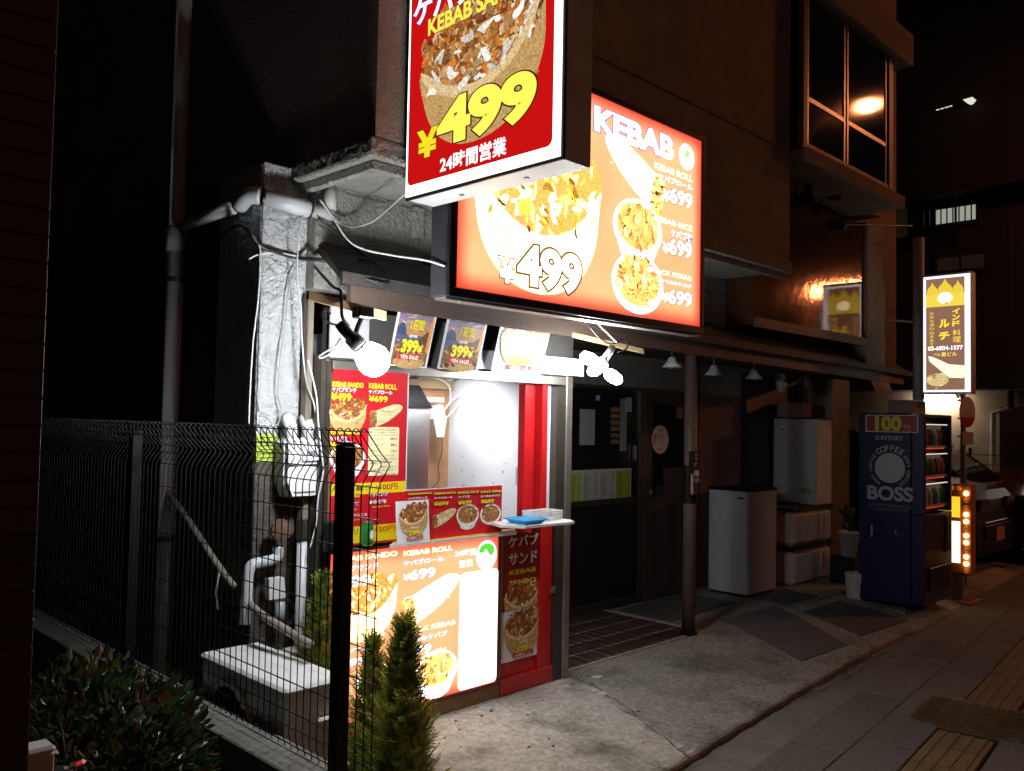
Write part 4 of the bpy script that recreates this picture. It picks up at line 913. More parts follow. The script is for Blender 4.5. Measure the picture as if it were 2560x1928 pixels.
cable('white wire along the top of the serving window', q, .004, 'cable_white', 'window_wire')
# ------------------------------------------------------------------ left side: pipes, meter, air conditioner
dp = thing('downpipe', 'long grey rain downpipe on the dark side wall', 'pipe')
xd = PX0 - .05
d0 = A(430, 900, x=xd); zy = d0.y
MB().tube([(xd, zy, .0), (xd, zy, 2.6)], .048, 16).obj('lower_pipe', 'pvc', dp, smooth=True)
MB().tube([(xd, zy, 2.64), (xd, zy, 7)], .042, 16).obj('upper_pipe', 'pvc_dirty', dp, smooth=True)
MB().tube([(xd, zy, 2.55), (xd, zy, 2.68)], .055, 16).obj('socket', 'pvc', dp, smooth=True)
for z in (.95, 2.38): MB().tube([(xd, zy, z), (xd, zy, z + .03)], .054, 16).obj('strap', 'bronze', dp)
bp_ = thing('branch_pipe', 'pale horizontal drain pipe wrapping round the white pillar top', 'pipe')
q1 = A(454, 566, x=xd); q2 = A(600, 512, x=xd); q3 = A(655, 491, y=YP - .07); q4 = A(774, 525, y=3.74); q5 = A(830, 536, y=3.72)
MB().tube([q1, q2], [.03, .036], 14).obj('rear_run', 'pvc', bp_, smooth=True)
MB().tube(spline([q2, (q2 + q3) * .5 + Vector((-.03, -.03, .012)), q3], 5), .042, 14).obj('elbow', 'pvc', bp_, smooth=True)
MB().tube([q3, q4], .041, 14).obj('front_run', 'pvc', bp_, smooth=True)
MB().tube([q4, q5], .034, 14).obj('tail_run', 'pvc_dirty', bp_, smooth=True)
for p, d in ((q2, q3 - q2), (q3, q4 - q3), (q4, q4 - q3)): d = d.normalized(); MB().tube([p - d * .004, p + d * .006], .045, 14).obj('joint_ring', 'black_metal', bp_)
vs1 = A(826, 455, y=3.72); vs2 = A(824, 525, y=3.72)
tag(MB().tube([Vector((vs1.x, vs1.y, ZS - .01)), vs2], .032, 14).obj('vent_stub', 'pvc_dirty', smooth=True), 'short grey pipe stub hanging from the soffit', 'pipe')
jb = A(880, 490, y=YP - .012)
jx = A(1043, 558, y=YW - .01); tag(MB().box(jx.x - .04, jx.x + .04, YW - .03, YW - .001, jx.z - .09, jx.z + .09, .006).obj('junction_box', 'stucco_grey'), 'flat grey junction box on the wall under the soffit', 'box')
gm = thing('gas_meter', 'white gas meter on the pillar behind the mesh fence', 'meter')
ym = 3.74
g0 = A(706, 1245, y=ym); g1 = A(802, 1095, y=ym); gw = g1.x - g0.x; gh = g1.z - g0.z; cxm = (g0.x + g1.x) / 2
oct_ = [(-.5, .42), (-.36, .5), (.36, .5), (.5, .42), (.5, -.25), (.34, -.5), (-.34, -.5), (-.5, -.25)]
fr_ = (Vector((cxm, ym, (g0.z + g1.z) / 2)), EX, EZ, -EY)
MB().prism([(x * gw, z * gh) for x, z in oct_], fr_, -.08, .0).obj('back_shell', 'white_plastic', gm)
MB().prism([(x * gw * .93, z * gh * .95) for x, z in oct_], fr_, .001, .03).obj('front_cover', 'white_plastic', gm)
MB().prism([(-.1 * gw, .12 * gh), (.32 * gw, .12 * gh), (.32 * gw, .33 * gh), (-.1 * gw, .33 * gh)], fr_, .031, .045).obj('register', 'white_board', gm)
MB().prism([(-.03 * gw, .2 * gh), (.26 * gw, .2 * gh), (.26 * gw, .29 * gh), (-.03 * gw, .29 * gh)], fr_, .0455, .047).obj('display', 'grey_plastic', gm)
b = Board((cxm - .05, ym - .0475, (g0.z + g1.z) / 2 + .21 * gh), EX, EZ, gm); 
for k in range(5): b.rect(.047 + k * .012, 0, .055 + k * .012, .02, (.04, .04, .05), 0, 'digits')
b.done()
MB().prism([(-.48 * gw, .06 * gh), (-.16 * gw, .04 * gh), (-.16 * gw, .26 * gh), (-.48 * gw, .28 * gh)], fr_, .031, .04).obj('valve_cover', 'white_plastic', gm)
MB().prism([(-.45 * gw, .03 * gh), (.46 * gw, .05 * gh), (.46 * gw, .065 * gh), (-.45 * gw, .045 * gh)], fr_, .0305, .036).obj('seam_strip', 'black_metal', gm)
MB().prism([(-.3 * gw, -.42 * gh), (.28 * gw, -.42 * gh), (.28 * gw, -.4 * gh), (-.3 * gw, -.4 * gh)], fr_, .0305, .034).obj('lower_strip', 'brown_paint', gm)
for q in (-.25, .25): MB().tube([(cxm + q * gw, ym + .03, g1.z - .01), (cxm + q * gw, ym + .03, g1.z + .05), (cxm + q * gw, ym + .06, g1.z + .09), (cxm + q * gw, ym + .075, g1.z + .1)], .032, 12).obj('pipe_union', 'white_plastic', gm, smooth=True)
lbx = A(637, 1155, y=YP - .006); lby = A(700, 1086, y=YP - .006)
wt = thing('warning_label', 'yellow-green notice sheet on the pillar left of the gas meter', 'label')
MB().box(lbx.x + .005, lby.x - .01, YP - .008, YP - .004, lbx.z, lby.z).obj('sheet', mat('lime', (.42, .55, .06), .5, var=.2, vs_=20), wt)
b = Board((lbx.x, YP - .009, lbx.z), EX, EZ, wt)
for k in range(6): b.rect(.02, .015 + k * .02, .02 + R.uniform(.06, .1), .022 + k * .02, (.1, .15, .03), 0, 'print_lines')
b.done()
vp = thing('riser_pipe', 'white vertical gas pipe below the meter', 'pipe')
r0 = A(757, 1350, y=ym); r1 = A(735, 1590, y=ym)
MB().tube([(r0.x, ym, .1), (r0.x, ym, r0.z)], .028, 12).obj('pipe', 'pvc', vp, smooth=True)
MB().tube([(r0.x, ym, r0.z), (r0.x, ym, r0.z + .1)], .034, 12).obj('coupling', 'bronze', vp)
MB().tube([(r0.x - .14, ym - .02, .5), (r0.x, ym, .5)], .03, 12).obj('side_branch', 'pvc_dirty', vp, smooth=True)
zp = thing('cranked_pipe', 'pale pipe cranking across the dark pillar base', 'pipe')
Z = [A(u, v, y=ym + .04) for u, v in ((695, 1365), (694, 1390), (680, 1400), (640, 1408), (626, 1418), (620, 1440), (616, 1500), (612, 1560))]
MB().tube(spline(Z, 4), .026, 12).obj('pipe', 'pvc', zp, smooth=True)
for k in (6,): MB().tube([Z[k] - Vector((0, 0, .02)), Z[k]], .03, 12).obj('coupling', 'pvc_dirty', zp)
vk = A(700, 1325, y=ym + .02); tag(MB().lathe([(.05, 0), (.055, .01), (.05, .03), (.02, .035)], vk, (-.2, -1, 0), 18).obj('shut_off_disc', mat('rust', (.14, .08, .05), .7, .2, var=.4)), 'round rusty disc valve on the pillar base', 'valve')
eb = A(690, 1470, y=ym + .04); tag(MB().prism([(-.045, -.05), (.045, -.05), (.03, .05), (-.05, .05)], (eb, EX, EZ, -EY), -.02, .02).obj('cover_plate', 'white_plastic'), 'small cream cover plate with a hole above the hanging wires', 'plate')
lw = thing('outdoor_tap_meter', 'glass water gauge tangled in thin wires on the pillar base', 'gauge')
lg = A(700, 1530, y=ym + .03)
MB().tube([lg + Vector((0, 0, -.05)), lg + Vector((0, 0, .05))], .026, 12).obj('glass_tube', mat('glass_grey', (.35, .4, .42), .15, var=.2), lw, smooth=True)
MB().tube(spline([lg + Vector((-.05, -.02, .06)), lg + Vector((.04, -.03, .05)), lg + Vector((.06, -.03, -.02)), lg + Vector((0, -.03, -.08)), lg + Vector((-.06, -.02, -.04))], 6), .004, 6).obj('wire', 'cable_black', lw)
# air conditioner
ac = thing('air_conditioner', 'white outdoor air conditioner unit on the ground behind the mesh fence', 'air conditioner')
ax0, ax1, ay0, ay1, az0, az1 = 1.81, 2.09, 3.02, 3.745, .12, .58
mat('ac_white', (.78, .79, .78), .5, var=.08, vs_=3)
MB().box(ax0 + .004, ax1 - .004, ay0 + .004, ay1 - .004, az0, az1 - .03, .006).obj('casing', 'ac_white', ac)
MB().box(ax0 - .006, ax1 + .004, ay0 - .006, ay1 + .004, az1 - .029, az1, .012).obj('top_cover', 'ac_white', ac)
for k in range(3): MB().box(ax0 + .07 + k * .075, ax0 + .073 + k * .075, ay0 + .06, ay1 - .08, az1 + .0002, az1 + .0016).obj('top_ridge', 'ac_white', ac)
MB().lathe([(.19, 0), (.19, .004), (.18, .006)], (ax0 + .003, ay0 + .45, .34), (-1, 0, 0), 28).obj('fan_grille', 'grey_plastic', ac)
for k in range(6): MB().lathe([(.04 + k * .027, 0), (.043 + k * .027, 0), (.043 + k * .027, .006), (.04 + k * .027, .006)], (ax0 - .004, ay0 + .45, .34), (-1, 0, 0), 28).obj('grille_ring', 'ac_white', ac)
MB().box(ax1 - .14, ax1 - .02, ay0 - .03, ay0 + .003, .33, .44, .008).obj('valve_cover', 'white_plastic', ac)
MB().box(ax1 - .11, ax1 - .06, ay0 - .004, ay0 + .003, .19, .32).obj('service_panel', 'ac_white', ac)
for y in (ay0 + .1, ay1 - .14): MB().box(ax0 - .02, ax1 + .02, y, y + .06, 0, az0 - .001).obj('foot', 'black_metal', ac)
mat('hose_tan', (.26, .23, .19), .7, var=.3, vs_=9)
cable('pale insulated refrigerant hose running down to the air conditioner', [A(330, 1130, x=PX0 - .06), A(400, 1205, x=PX0 - .06), A(470, 1300, x=PX0 - .06), A(560, 1435, x=PX0 - .05), A(640, 1525, x=PX0 - .05), A(715, 1575, x=PX0 - .04), A(755, 1600, x=PX0 - .03), A(778, 1612, x=PX0 - .03)], .018, 'hose_tan', 'insulated_hose')
cable('thin white drain hose curling beside the insulated hose', [A(548, 1430, x=PX0 - .08), A(540, 1480, x=PX0 - .08), A(545, 1525, x=PX0 - .08)], .006, 'pvc', 'drain_hose')
# ------------------------------------------------------------------ mesh fence on its low wall
fw = thing('fence_wall', 'low concrete wall carrying the black mesh fence', 'wall')
MB().box(1.614, 1.782, 2.05, 9, 0, .418, .006).obj('wall_body', mat('old_concrete', (.19, .185, .165), .9, var=.25, vs_=6, bump=.003, bs=90), fw)
fe = thing('mesh_fence', 'black welded mesh fence panel with looped top wires', 'fence')
mat('fence_black', (.008, .008, .009), .55, .0, var=0, spec=.3)
xf = 1.73
prof = [(0, .33), (0.01, .37), (.016, .4), (.01, .43), (0, .47), (0, 1.40), (.008, 1.43), (.045, 1.485), (.045, 1.495), (.01, 1.53), (-.045, 1.6), (-.058, 1.612), (-.07, 1.608), (-.076, 1.592), (-.07, 1.555), (-.066, 1.53)]
VW = MB().tube([(x, 0, z) for x, z in prof], .0022, 5).mesh('vertical_wire', 'fence_black')
for k in range(88): link('vertical_wire', VW, fe, (xf, 2.344 + k * .0465, 0))
HW = MB().tube([(0, 0, 0), (0, 4.07, 0)], .0024, 5).mesh('horizontal_wire', 'fence_black')
for x, z in [(.004, .345), (.018, .4)] + [(.0044, .47 + k * .116) for k in range(9)] + [(.047, 1.49), (-.038, 1.598), (-.068, 1.54), (.002, 1.455)]: link('horizontal_wire', HW, fe, (xf + x, 2.335, 1.65 - (1.65 - z) * .93))
PM = MB().box(-.025, .025, -.025, .025, .419, 1.555, .003).mesh('fence_post', 'fence_black'); PC = MB().box(-.027, .027, -.027, .027, 1.556, 1.565, .003).mesh('post_cap', 'black_metal')
for y in (2.49, 4.28, 6.1): link('fence_post', PM, fe, (xf - .032, y, 0)); link('post_cap', PC, fe, (xf - .032, y, 0))
# ------------------------------------------------------------------ neighbouring wall at the far left, tiles
nw = thing('tiled_wall', 'dark brown tiled corner of the neighbouring building at the left edge', 'wall')
MB().box(-3, .615, 2.085, 2.6, 0, 6).obj('core', 'wall_dark', nw)
BT = MB().box(0, .222, -.004, 0, 0, .056, .0015).mesh('wall_tile', 'brick_tile')
BS = MB().box(0, .004, 0, .222, 0, .056, .0015).mesh('wall_tile', 'brick_tile')
for r_ in range(60):
    for k in range(3): link('wall_tile', BT, nw, (.397 - k * .228, 2.084, .0 + r_ * .06))
    link('wall_tile', BS, nw, (.616, 2.09, r_ * .06))
# shrub behind the wall corner
def leafy(n, reg, size, seed, cols, fold=.25, up=.3):
    rr_ = random.Random(seed); m = MB(); k = 0
    while k < n:
        p, d = reg(rr_)
        s_ = size * rr_.uniform(.6, 1.3); d = (d + Vector((rr_.uniform(-1, 1), rr_.uniform(-1, 1), rr_.uniform(-.6, 1) + up)) * .9).normalized()
        sd = d.cross(Vector((rr_.uniform(-1, 1), rr_.uniform(-1, 1), rr_.uniform(.2, 1)))); 
        if sd.length < .05: continue
        sd = sd.normalized() * s_ * .26; nn = d.cross(sd).normalized() * s_ * fold * .4
        m.cc = tuple(c * rr_.uniform(.6, 1.3) for c in rr_.choice(cols))
        a = p; t = p + d * s_; m1 = p + d * s_ * .35; m2 = p + d * s_ * .7
        m.add([a, m1 + sd + nn, m2 + sd * .8 + nn, t, m2 - sd * .8 + nn, m1 - sd + nn, m1, m2], [(0, 6, 1), (1, 6, 7, 2), (2, 7, 3), (3, 7, 4), (4, 7, 6, 5), (5, 6, 0)]); k += 1
    return m
def leafmat(name, rough, tl=.25):
    m = bpy.data.materials.new(name); m.use_nodes = True; n = m.node_tree.nodes; l = m.node_tree.links; b = n['Principled BSDF']
    at = n.new('ShaderNodeAttribute'); at.attribute_name = 'Col'; l.new(at.outputs[0], b.inputs['Base Color']); b.inputs['Roughness'].default_value = rough
    t = n.new('ShaderNodeBsdfTranslucent'); l.new(at.outputs[0], t.inputs[0]); mx = n.new('ShaderNodeMixShader'); mx.inputs[0].default_value = tl
    l.new(b.outputs[0], mx.inputs[1]); l.new(t.outputs[0], mx.inputs[2]); l.new(mx.outputs[0], n['Material Output'].inputs[0]); MATS[name] = m
leafmat('leaf', .28); leafmat('conifer', .6, .35)
def sreg(rr_):
    while True:
        u = Vector((rr_.gauss(0, 1), rr_.gauss(0, 1), rr_.gauss(0, 1))); u.normalize(); r = rr_.uniform(.62, 1.0) ** .5
        f = 1 + .14 * math.sin(7 * u.x + 3 * u.z) * math.sin(5 * u.y + 2)
        return Vector((1.13, 3.16, .37)) + Vector((u.x * .38, u.y * .46, u.z * .4)) * r * f, u
sb_ = thing('broadleaf_shrub', 'dark glossy broadleaf shrub in the shadow left of the fence', 'shrub')
leafy(3200, sreg, .046, 5, [(.03, .07, .02), (.045, .09, .025), (.06, .08, .02), (.12, .05, .03), (.03, .055, .02), (.09, .1, .04)]).obj('foliage', 'leaf', sb_, color=True)
for k in range(7):
    a = k * .9; MB().tube([(1.16 + .05 * math.cos(a), 3.16 + .05 * math.sin(a), 0), (1.16 + .15 * math.cos(a), 3.16 + .15 * math.sin(a), .3), (1.16 + .25 * math.cos(a), 3.16 + .28 * math.sin(a), .62)], [.012, .009, .004], 6).obj('stem', 'dark_wood', sb_)
# water post with tap
wp = thing('water_post', 'square pale garden tap post beside the tiled wall corner', 'tap post')
w0 = A(93, 1866, z=.78)
MB().box(w0.x - .033, w0.x + .033, w0.y - .033, w0.y + .033, 0, .765, .004).obj('post', mat('post_tan', (.45, .36, .3), .6, var=.12), wp)
MB().box(w0.x - .036, w0.x + .036, w0.y - .036, w0.y + .036, .766, .785, .008).obj('cap', 'white_plastic', wp)
tp = Vector((w0.x + .034, w0.y, .66))
MB().tube(spline([tp, tp + Vector((.05, 0, .005)), tp + Vector((.11, 0, 0)), tp + Vector((.13, 0, -.05))], 5), [.011] * 16, 10).obj('spout', mat('chrome', (.8, .8, .82), .08, 1., var=0), wp, smooth=True)
MB().lathe([(.008, 0), (.01, .03), (.028, .035), (.03, .045), (.02, .052)], tp + Vector((.06, 0, .01)), n=10).obj('tap_handle', 'chrome', wp)
# ------------------------------------------------------------------ conifers
def conifer(label, base, H, rad, n, seed):
    rr_ = random.Random(seed); t = thing('conifer', label, 'conifer', 'small conifers in front of the light box'); m = MB()
    base = Vector(base)
    for k in range(n):
        f = rr_.random() ** 1.15; z = f * H * .96; prof = (1 - f) ** .75 * (.55 + .45 * min(1, f * 5)); r = rad * prof + .008
        a = rr_.uniform(0, 2 * math.pi); lob = .72 + .28 * math.sin(3 * a + seed + 9 * f) + .12 * math.sin(23 * f + 2 * a); r *= lob
        d = Vector((math.cos(a), math.sin(a), 0)); r0 = r * rr_.uniform(.35, 1); L = rr_.uniform(.05, .13) * (.55 + .7 * (1 - f))
        p = base + d * r0 + EZ * z; gd = (d * rr_.uniform(.35, .9) + EZ * rr_.uniform(.6, 1.1) + Vector((rr_.uniform(-.3, .3), rr_.uniform(-.3, .3), 0))).normalized()
        pl = gd.cross(d).normalized() if gd.cross(d).length > .05 else gd.orthogonal().normalized()
        pl = (pl + d * rr_.uniform(-.6, .6)).normalized()
        cc = rr_.choice([(.22, .32, .04), (.3, .38, .05), (.15, .24, .035), (.38, .38, .06), (.4, .31, .06)])
        ns = 7
        for j in range(ns):
            q = p + gd * L * j / ns
            for sg in (-1, 1):
                e = (gd * .75 + pl * sg * .6 + Vector((rr_.uniform(-.2, .2),) * 3)).normalized() * L * .42 * (1 - .55 * j / ns)
                wv = e.cross(d).normalized() * .0026 if e.cross(d).length > 1e-4 else Vector((.002, 0, 0))
                m.cc = tuple(c * rr_.uniform(.65, 1.3) for c in cc)
                m.add([q - wv * .6, q + wv * .6, q + e * .55 + wv, q + e, q + e * .5 - wv], [(0, 1, 2, 3, 4)])
    m.obj('crown', 'conifer', t, color=True)
    MB().tube([base + EZ * -.0, base + EZ * H * .5, base + EZ * H * .9], [.014, .009, .003], 7).obj('trunk', 'dark_wood', t)
    z0 = base.z - .16
    return t
c1 = A(1030, 1900, x=2.32); 
conifer('front conifer, largest and darkest of the three before the light box', (2.27, 2.87, .0), .83, .17, 1500, 4)
conifer('middle conifer standing just right of the fence post', (2.37, 3.22, .0), .66, .12, 900, 9)
conifer('slim yellowish conifer at the left edge of the light box', (2.33, 3.58, .1), .80, .11, 900, 14)
pot_m = mat('terracotta', (.22, .09, .05), .8, var=.2)
for lab, (x, y, z) in (('pot under the front conifer', (2.27, 2.87, 0)), ('pot under the middle conifer', (2.37, 3.22, 0)), ('pot under the slim conifer', (2.33, 3.58, 0))):
    tag(MB().lathe([(.06, 0), (.085, .1), (.092, .1), (.092, .12), (.08, .12), (.078, .1)], (x, y, -.03), n=18).obj('plant_pot', 'terracotta'), 'brown clay ' + lab, 'pot')
# ------------------------------------------------------------------ loose cables at the eave
cable('white cord hanging down left of the pillar', [A(u, v, y=YP - .05) for u, v in ((648, 612), (652, 650), (645, 750), (632, 860), (625, 980), (622, 1060))], .004, 'cable_white', 'hanging_cable')
cable('thin grey cord crossing the pillar face diagonally', [A(u, v, y=YP - .04) for u, v in ((768, 648), (740, 670), (722, 720), (712, 820), (700, 900), (695, 980), (703, 1030), (690, 1075))], .003, 'grey_plastic', 'grey_cable')
cable('white cord running down the right edge of the pillar', [A(u, v, y=3.74) for u, v in ((757, 540), (745, 620), (744, 700), (752, 760), (755, 850), (765, 950), (785, 1010), (792, 1060))], .0042, 'cable_white', 'edge_cord')
cable('white cord along the meter running to the ground', [A(u, v, y=3.66) for u, v in ((770, 900), (790, 985), (796, 1060), (805, 1140), (808, 1180), (795, 1250), (790, 1310), (775, 1370))], .004, 'cable_white', 'meter_cord')
cable('bright white cable sweeping from the wall to the wide sign', [A(800, 500, y=3.7), A(830, 540, y=3.68), A(870, 600, y=3.62), A(915, 625, y=3.55), A(990, 640, y=3.4), A(1060, 650, y=3.2), A(1112, 665, y=3.06)], .0052, 'cable_white', 'sign_cable')
cable('pale cable from the projecting sign to the wall pipe', [A(1012, 485, y=3.1), A(985, 510, y=3.3), A(930, 555, y=3.6), A(875, 568, y=3.7), A(830, 545, y=3.72)], .0045, 'pvc_dirty', 'upper_cable')
cable('thick black cable strapped across the pillar', [A(520, 610, x=PX0 - .02), A(590, 565, x=PX0 - .03), A(620, 575, y=YP - .03), A(650, 615, y=YP - .03), A(690, 630, y=YP - .03), A(745, 645, y=YP - .03), A(800, 650, y=3.72), A(900, 665, y=3.66)], .011, 'cable_black', 'black_cable')
cable('white strap cord across the pillar', [A(622, 648, y=YP - .02), A(645, 637, y=YP - .03), A(690, 632, y=YP - .03), A(740, 640, y=YP - .04)], .005, 'cable_white', 'strap_cord')
cable('black cable slanting down to the canopy roof', [A(795, 545, y=3.7), A(860, 600, y=3.7), A(940, 660, y=3.68), A(985, 682, y=3.62)], .006, 'cable_black', 'slanting_cable')
cable('looped black cable lying on the canopy roof', [A(905, 660, y=3.7), A(900, 650, y=3.66), A(930, 652, y=3.62), A(970, 690, y=3.5), A(965, 710, y=3.46), A(920, 695, y=3.5), A(885, 690, y=3.52), A(925, 700, y=3.47), A(950, 712, y=3.45)], .005, 'cable_black', 'looped_cable')
cable('black cable dropping from the roof to the clamp lamp', [A(785, 665, y=3.5), A(830, 715, y=3.2), A(852, 730, y=3.1), A(855, 790, y=3.06), A(872, 815, y=3.07)], .007, 'cable_black', 'lamp_cable')
cable('black and white cord loop at the lamp socket', [A(868, 816, y=3.08), A(830, 810, y=3.08), A(803, 790, y=3.08), A(812, 775, y=3.08), A(826, 785, y=3.08)], .005, 'cable_black', 'socket_cord')
cable('white cord loop below the lamp socket', [A(860, 850, y=3.08), A(830, 870, y=3.08), A(800, 888, y=3.08), A(800, 896, y=3.08), A(830, 880, y=3.08), A(852, 845, y=3.08)], .004, 'cable_white', 'white_loop')
cable('black cord above the folding lamp', [A(1465, 800, y=3.28), A(1480, 825, y=3.28), A(1505, 850, y=3.28), A(1530, 860, y=3.28), A(1560, 850, y=3.28), A(1568, 870, y=3.28), A(1545, 880, y=3.28)], .005, 'cable_black', 'fold_lamp_cord')
cable('grey cord from the wide sign down to the folding lamp', [A(1495, 810, y=3.26), A(1520, 835, y=3.26), A(1540, 855, y=3.26)], .005, 'cable_white', 'grey_sign_cord')
# ------------------------------------------------------------------ porch: lamps, notices, door stickers
def porch_lamp(label, u, v):
    p = A(u, v, y=4.1); t = thing('porch_lamp', label, 'lamp', 'unlit white porch lamps')
    MB().lathe([(.022, .05), (.03, .045), (.045, .01), (.085, -.035), (.08, -.036), (.04, .0)], p, n=20).obj('shade', 'white_plastic', t, smooth=True)
    MB().tube([p + EZ * .05, Vector((p.x, p.y, 2.29))], .012, 8).obj('stem', 'black_metal', t)
    MB().lathe([(.02, 0), (.03, -.02), (.025, -.035)], p + EZ * -.01, n=12).obj('bulb', 'grey_plastic', t)
porch_lamp('unlit white lamp shade left of the porch post', 1680, 908); porch_lamp('unlit white lamp shade just right of the porch post', 1785, 928); porch_lamp('unlit white lamp shade above the pale freezer', 1885, 938)
mk = A(1953, 958, y=4.2)
hm = thing('wall_mask', 'small pale mask hung under the canopy above the cabinet', 'mask')
MB().lathe([(.001, -.1), (.04, -.08), (.055, -.03), (.06, .03), (.045, .08), (.001, .1)], mk, n=16).obj('face_shell', 'pvc_dirty', hm, smooth=True)
for q in (-.022, .022): MB().lathe([(.014, 0), (.014, .004)], mk + Vector((q - .02, -.052, .02)), (-.3, -1, 0), 8).obj('eye', 'black_paint', hm)
MB().tube([mk + Vector((-.02, -.058, .01)), mk + Vector((-.022, -.066, -.02))], [.006, .01], 6).obj('nose', 'pvc_dirty', hm)
MB().tube([mk + EZ * .09, Vector((mk.x, mk.y, 2.28))], .006, 6).obj('hook', 'black_metal', hm)
yG = yR - .008
b = Board((5.0, yG, .97), EX, EZ, None)
mn = thing('menu_sheets', 'row of four green and grey menu sheets taped inside the glass door', 'menu')
b = Board((4.4, yG, .97), EX, EZ, mn)
a_ = b.px((1580, 1262)); c_ = b.px((1580, 1170)); x0, x1 = .35, b.px((1578, 1200))[0]
b.rect(x0, a_[1] + .0, x1, c_[1], (.55, .56, .52), 0, 'backing')
xs = [b.px((u, 1200))[0] for u in (1424, 1452, 1455, 1495, 1498, 1537, 1540, 1576)]
for k, cc in enumerate(((.38, .55, .1), (.5, .52, .46), (.5, .47, .42), (.42, .45, .05))):
    b.rect(xs[2 * k], a_[1] + .025, xs[2 * k + 1], c_[1] - .02, cc, .001, 'sheet')
    for j in range(17):
        z = a_[1] + .05 + j * .017
        if z > c_[1] - .035: break
        w_ = xs[2 * k + 1] - xs[2 * k]; b.rect(xs[2 * k] + .02, z, xs[2 * k] + .02 + w_ * R.uniform(.2, .45), z + .005, (.06, .06, .05), .002, 'print_lines'); b.rect(xs[2 * k + 1] - w_ * R.uniform(.15, .28), z, xs[2 * k + 1] - .01, z + .005, (.08, .08, .06), .002, 'print_lines')
b.done()
def notice(name, label, p0, p1, c, yy, marks=0, cat='notice'):
    a_ = A(*p0, y=yy); c_ = A(*p1, y=yy); t = thing(name, label, cat)
    b = Board((a_.x, yy, a_.z), EX, EZ, t); MB().box(a_.x, c_.x, yy + .0006, yy + .003, a_.z, c_.z).obj('sheet', mat('sheet_%s' % name, c, .6, var=.08), t)
    for k in range(marks): z = (c_.z - a_.z) * (k + .7) / (marks + .5); b.rect((c_.x - a_.x) * .15, z, (c_.x - a_.x) * R.uniform(.5, .85), z + .008, (.08, .07, .07), 0, 'print_lines')
    b.done(); return t
notice('hanging_cloth', 'pale grey cloth hanging behind the sliding door glass', (1449, 1113), (1488, 1024), (.34, .37, .4), yG - .002)
notice('door_notice', 'small white notice with black marks at the top of the door frame', (1564, 1030), (1580, 995), (.5, .48, .47), yR - .04, 4)
notice('blue_sticker', 'small blue and white sticker at the top of the glass', (1490, 1001), (1500, 989), (.3, .42, .6), yG - .002)
notice('amber_tag', 'small amber paper tag at the top right of the brown door', (1692, 1046), (1708, 1018), (.32, .2, .07), yR - .034, 2)
wl2 = thing('lattice_board', 'light wooden slats seen inside the sliding door glass', 'slats')
for k in range(6):
    a_ = A(1527, 1030 + k * 16, y=yG - .002); c_ = A(1549, 1022 + k * 16, y=yG - .002); MB().box(a_.x, c_.x, yG - .002, yG - .0005, a_.z, c_.z + .01).obj('slat', 'base_wood', wl2)
notice('grey_strip', 'grey-blue strip beside the slats behind the door glass', (1550, 1128), (1568, 998), (.22, .27, .27), yG - .002)
rs = thing('round_sticker', 'round cream shop sticker with amber lettering on the brown door', 'sticker')
p = A(1651, 1099, y=yR - .034); b = Board((p.x, yR - .034, p.z), EX, EZ, rs)
rw = .135
MB().lathe([(rw, 0), (rw, .002)], (p.x, yR - .0335, p.z), (0, 1, 0), 32).obj('disc', mat('cream', (.75, .66, .58), .55, var=.06), rs)
b.text('野うさぎ', (-.115, -.05), (.115, .05), (.3, .15, .02), .001, bold=.02, px=False)
for k in range(9):
    for z_, c_ in ((.08, (.28, .16, .05)), (-.095, (.1, .08, .06))): b.rect(-.05 + k * .0115, z_, -.042 + k * .0115, z_ + R.uniform(.007, .014), c_, .001, 'small_print')
b.done()
sg = thing('preparing_sign', 'narrow black board with white lettering strapped to the porch post', 'sign')
a_ = A(1727, 1240, y=3.75); c_ = A(1748, 1128, y=3.75)
MB().box(a_.x, c_.x + .02, 3.752, 3.775, a_.z, c_.z, .003).obj('board', 'black_paint', sg)
b = Board((a_.x, 3.751, a_.z), EX, EZ, sg); w_, h_ = c_.x + .02 - a_.x, c_.z - a_.z
for k, ch in enumerate('準備中'): b.text(ch, (w_ * .3, h_ * (.6 - .17 * k)), (w_ * .86, h_ * (.74 - .17 * k)), (.7, .68, .68), 0, bold=.03, px=False)
b.text('只', (w_ * .4, h_ * .88), (w_ * .7, h_ * .95), (.6, .6, .6), 0, bold=.02, px=False); b.text('今', (w_ * .4, h_ * .79), (w_ * .7, h_ * .86), (.6, .6, .6), 0, bold=.02, px=False)
b.text('で', (w_ * .42, h_ * .14), (w_ * .68, h_ * .2), (.6, .6, .6), 0, bold=.02, px=False); b.text('す', (w_ * .42, h_ * .05), (w_ * .68, h_ * .11), (.6, .6, .6), 0, bold=.02, px=False)
b.done()
MB().box(a_.x - .0, a_.x + .02, 3.735, 3.751, a_.z + .01, a_.z + .17).obj('edge_trim', 'timber', sg)
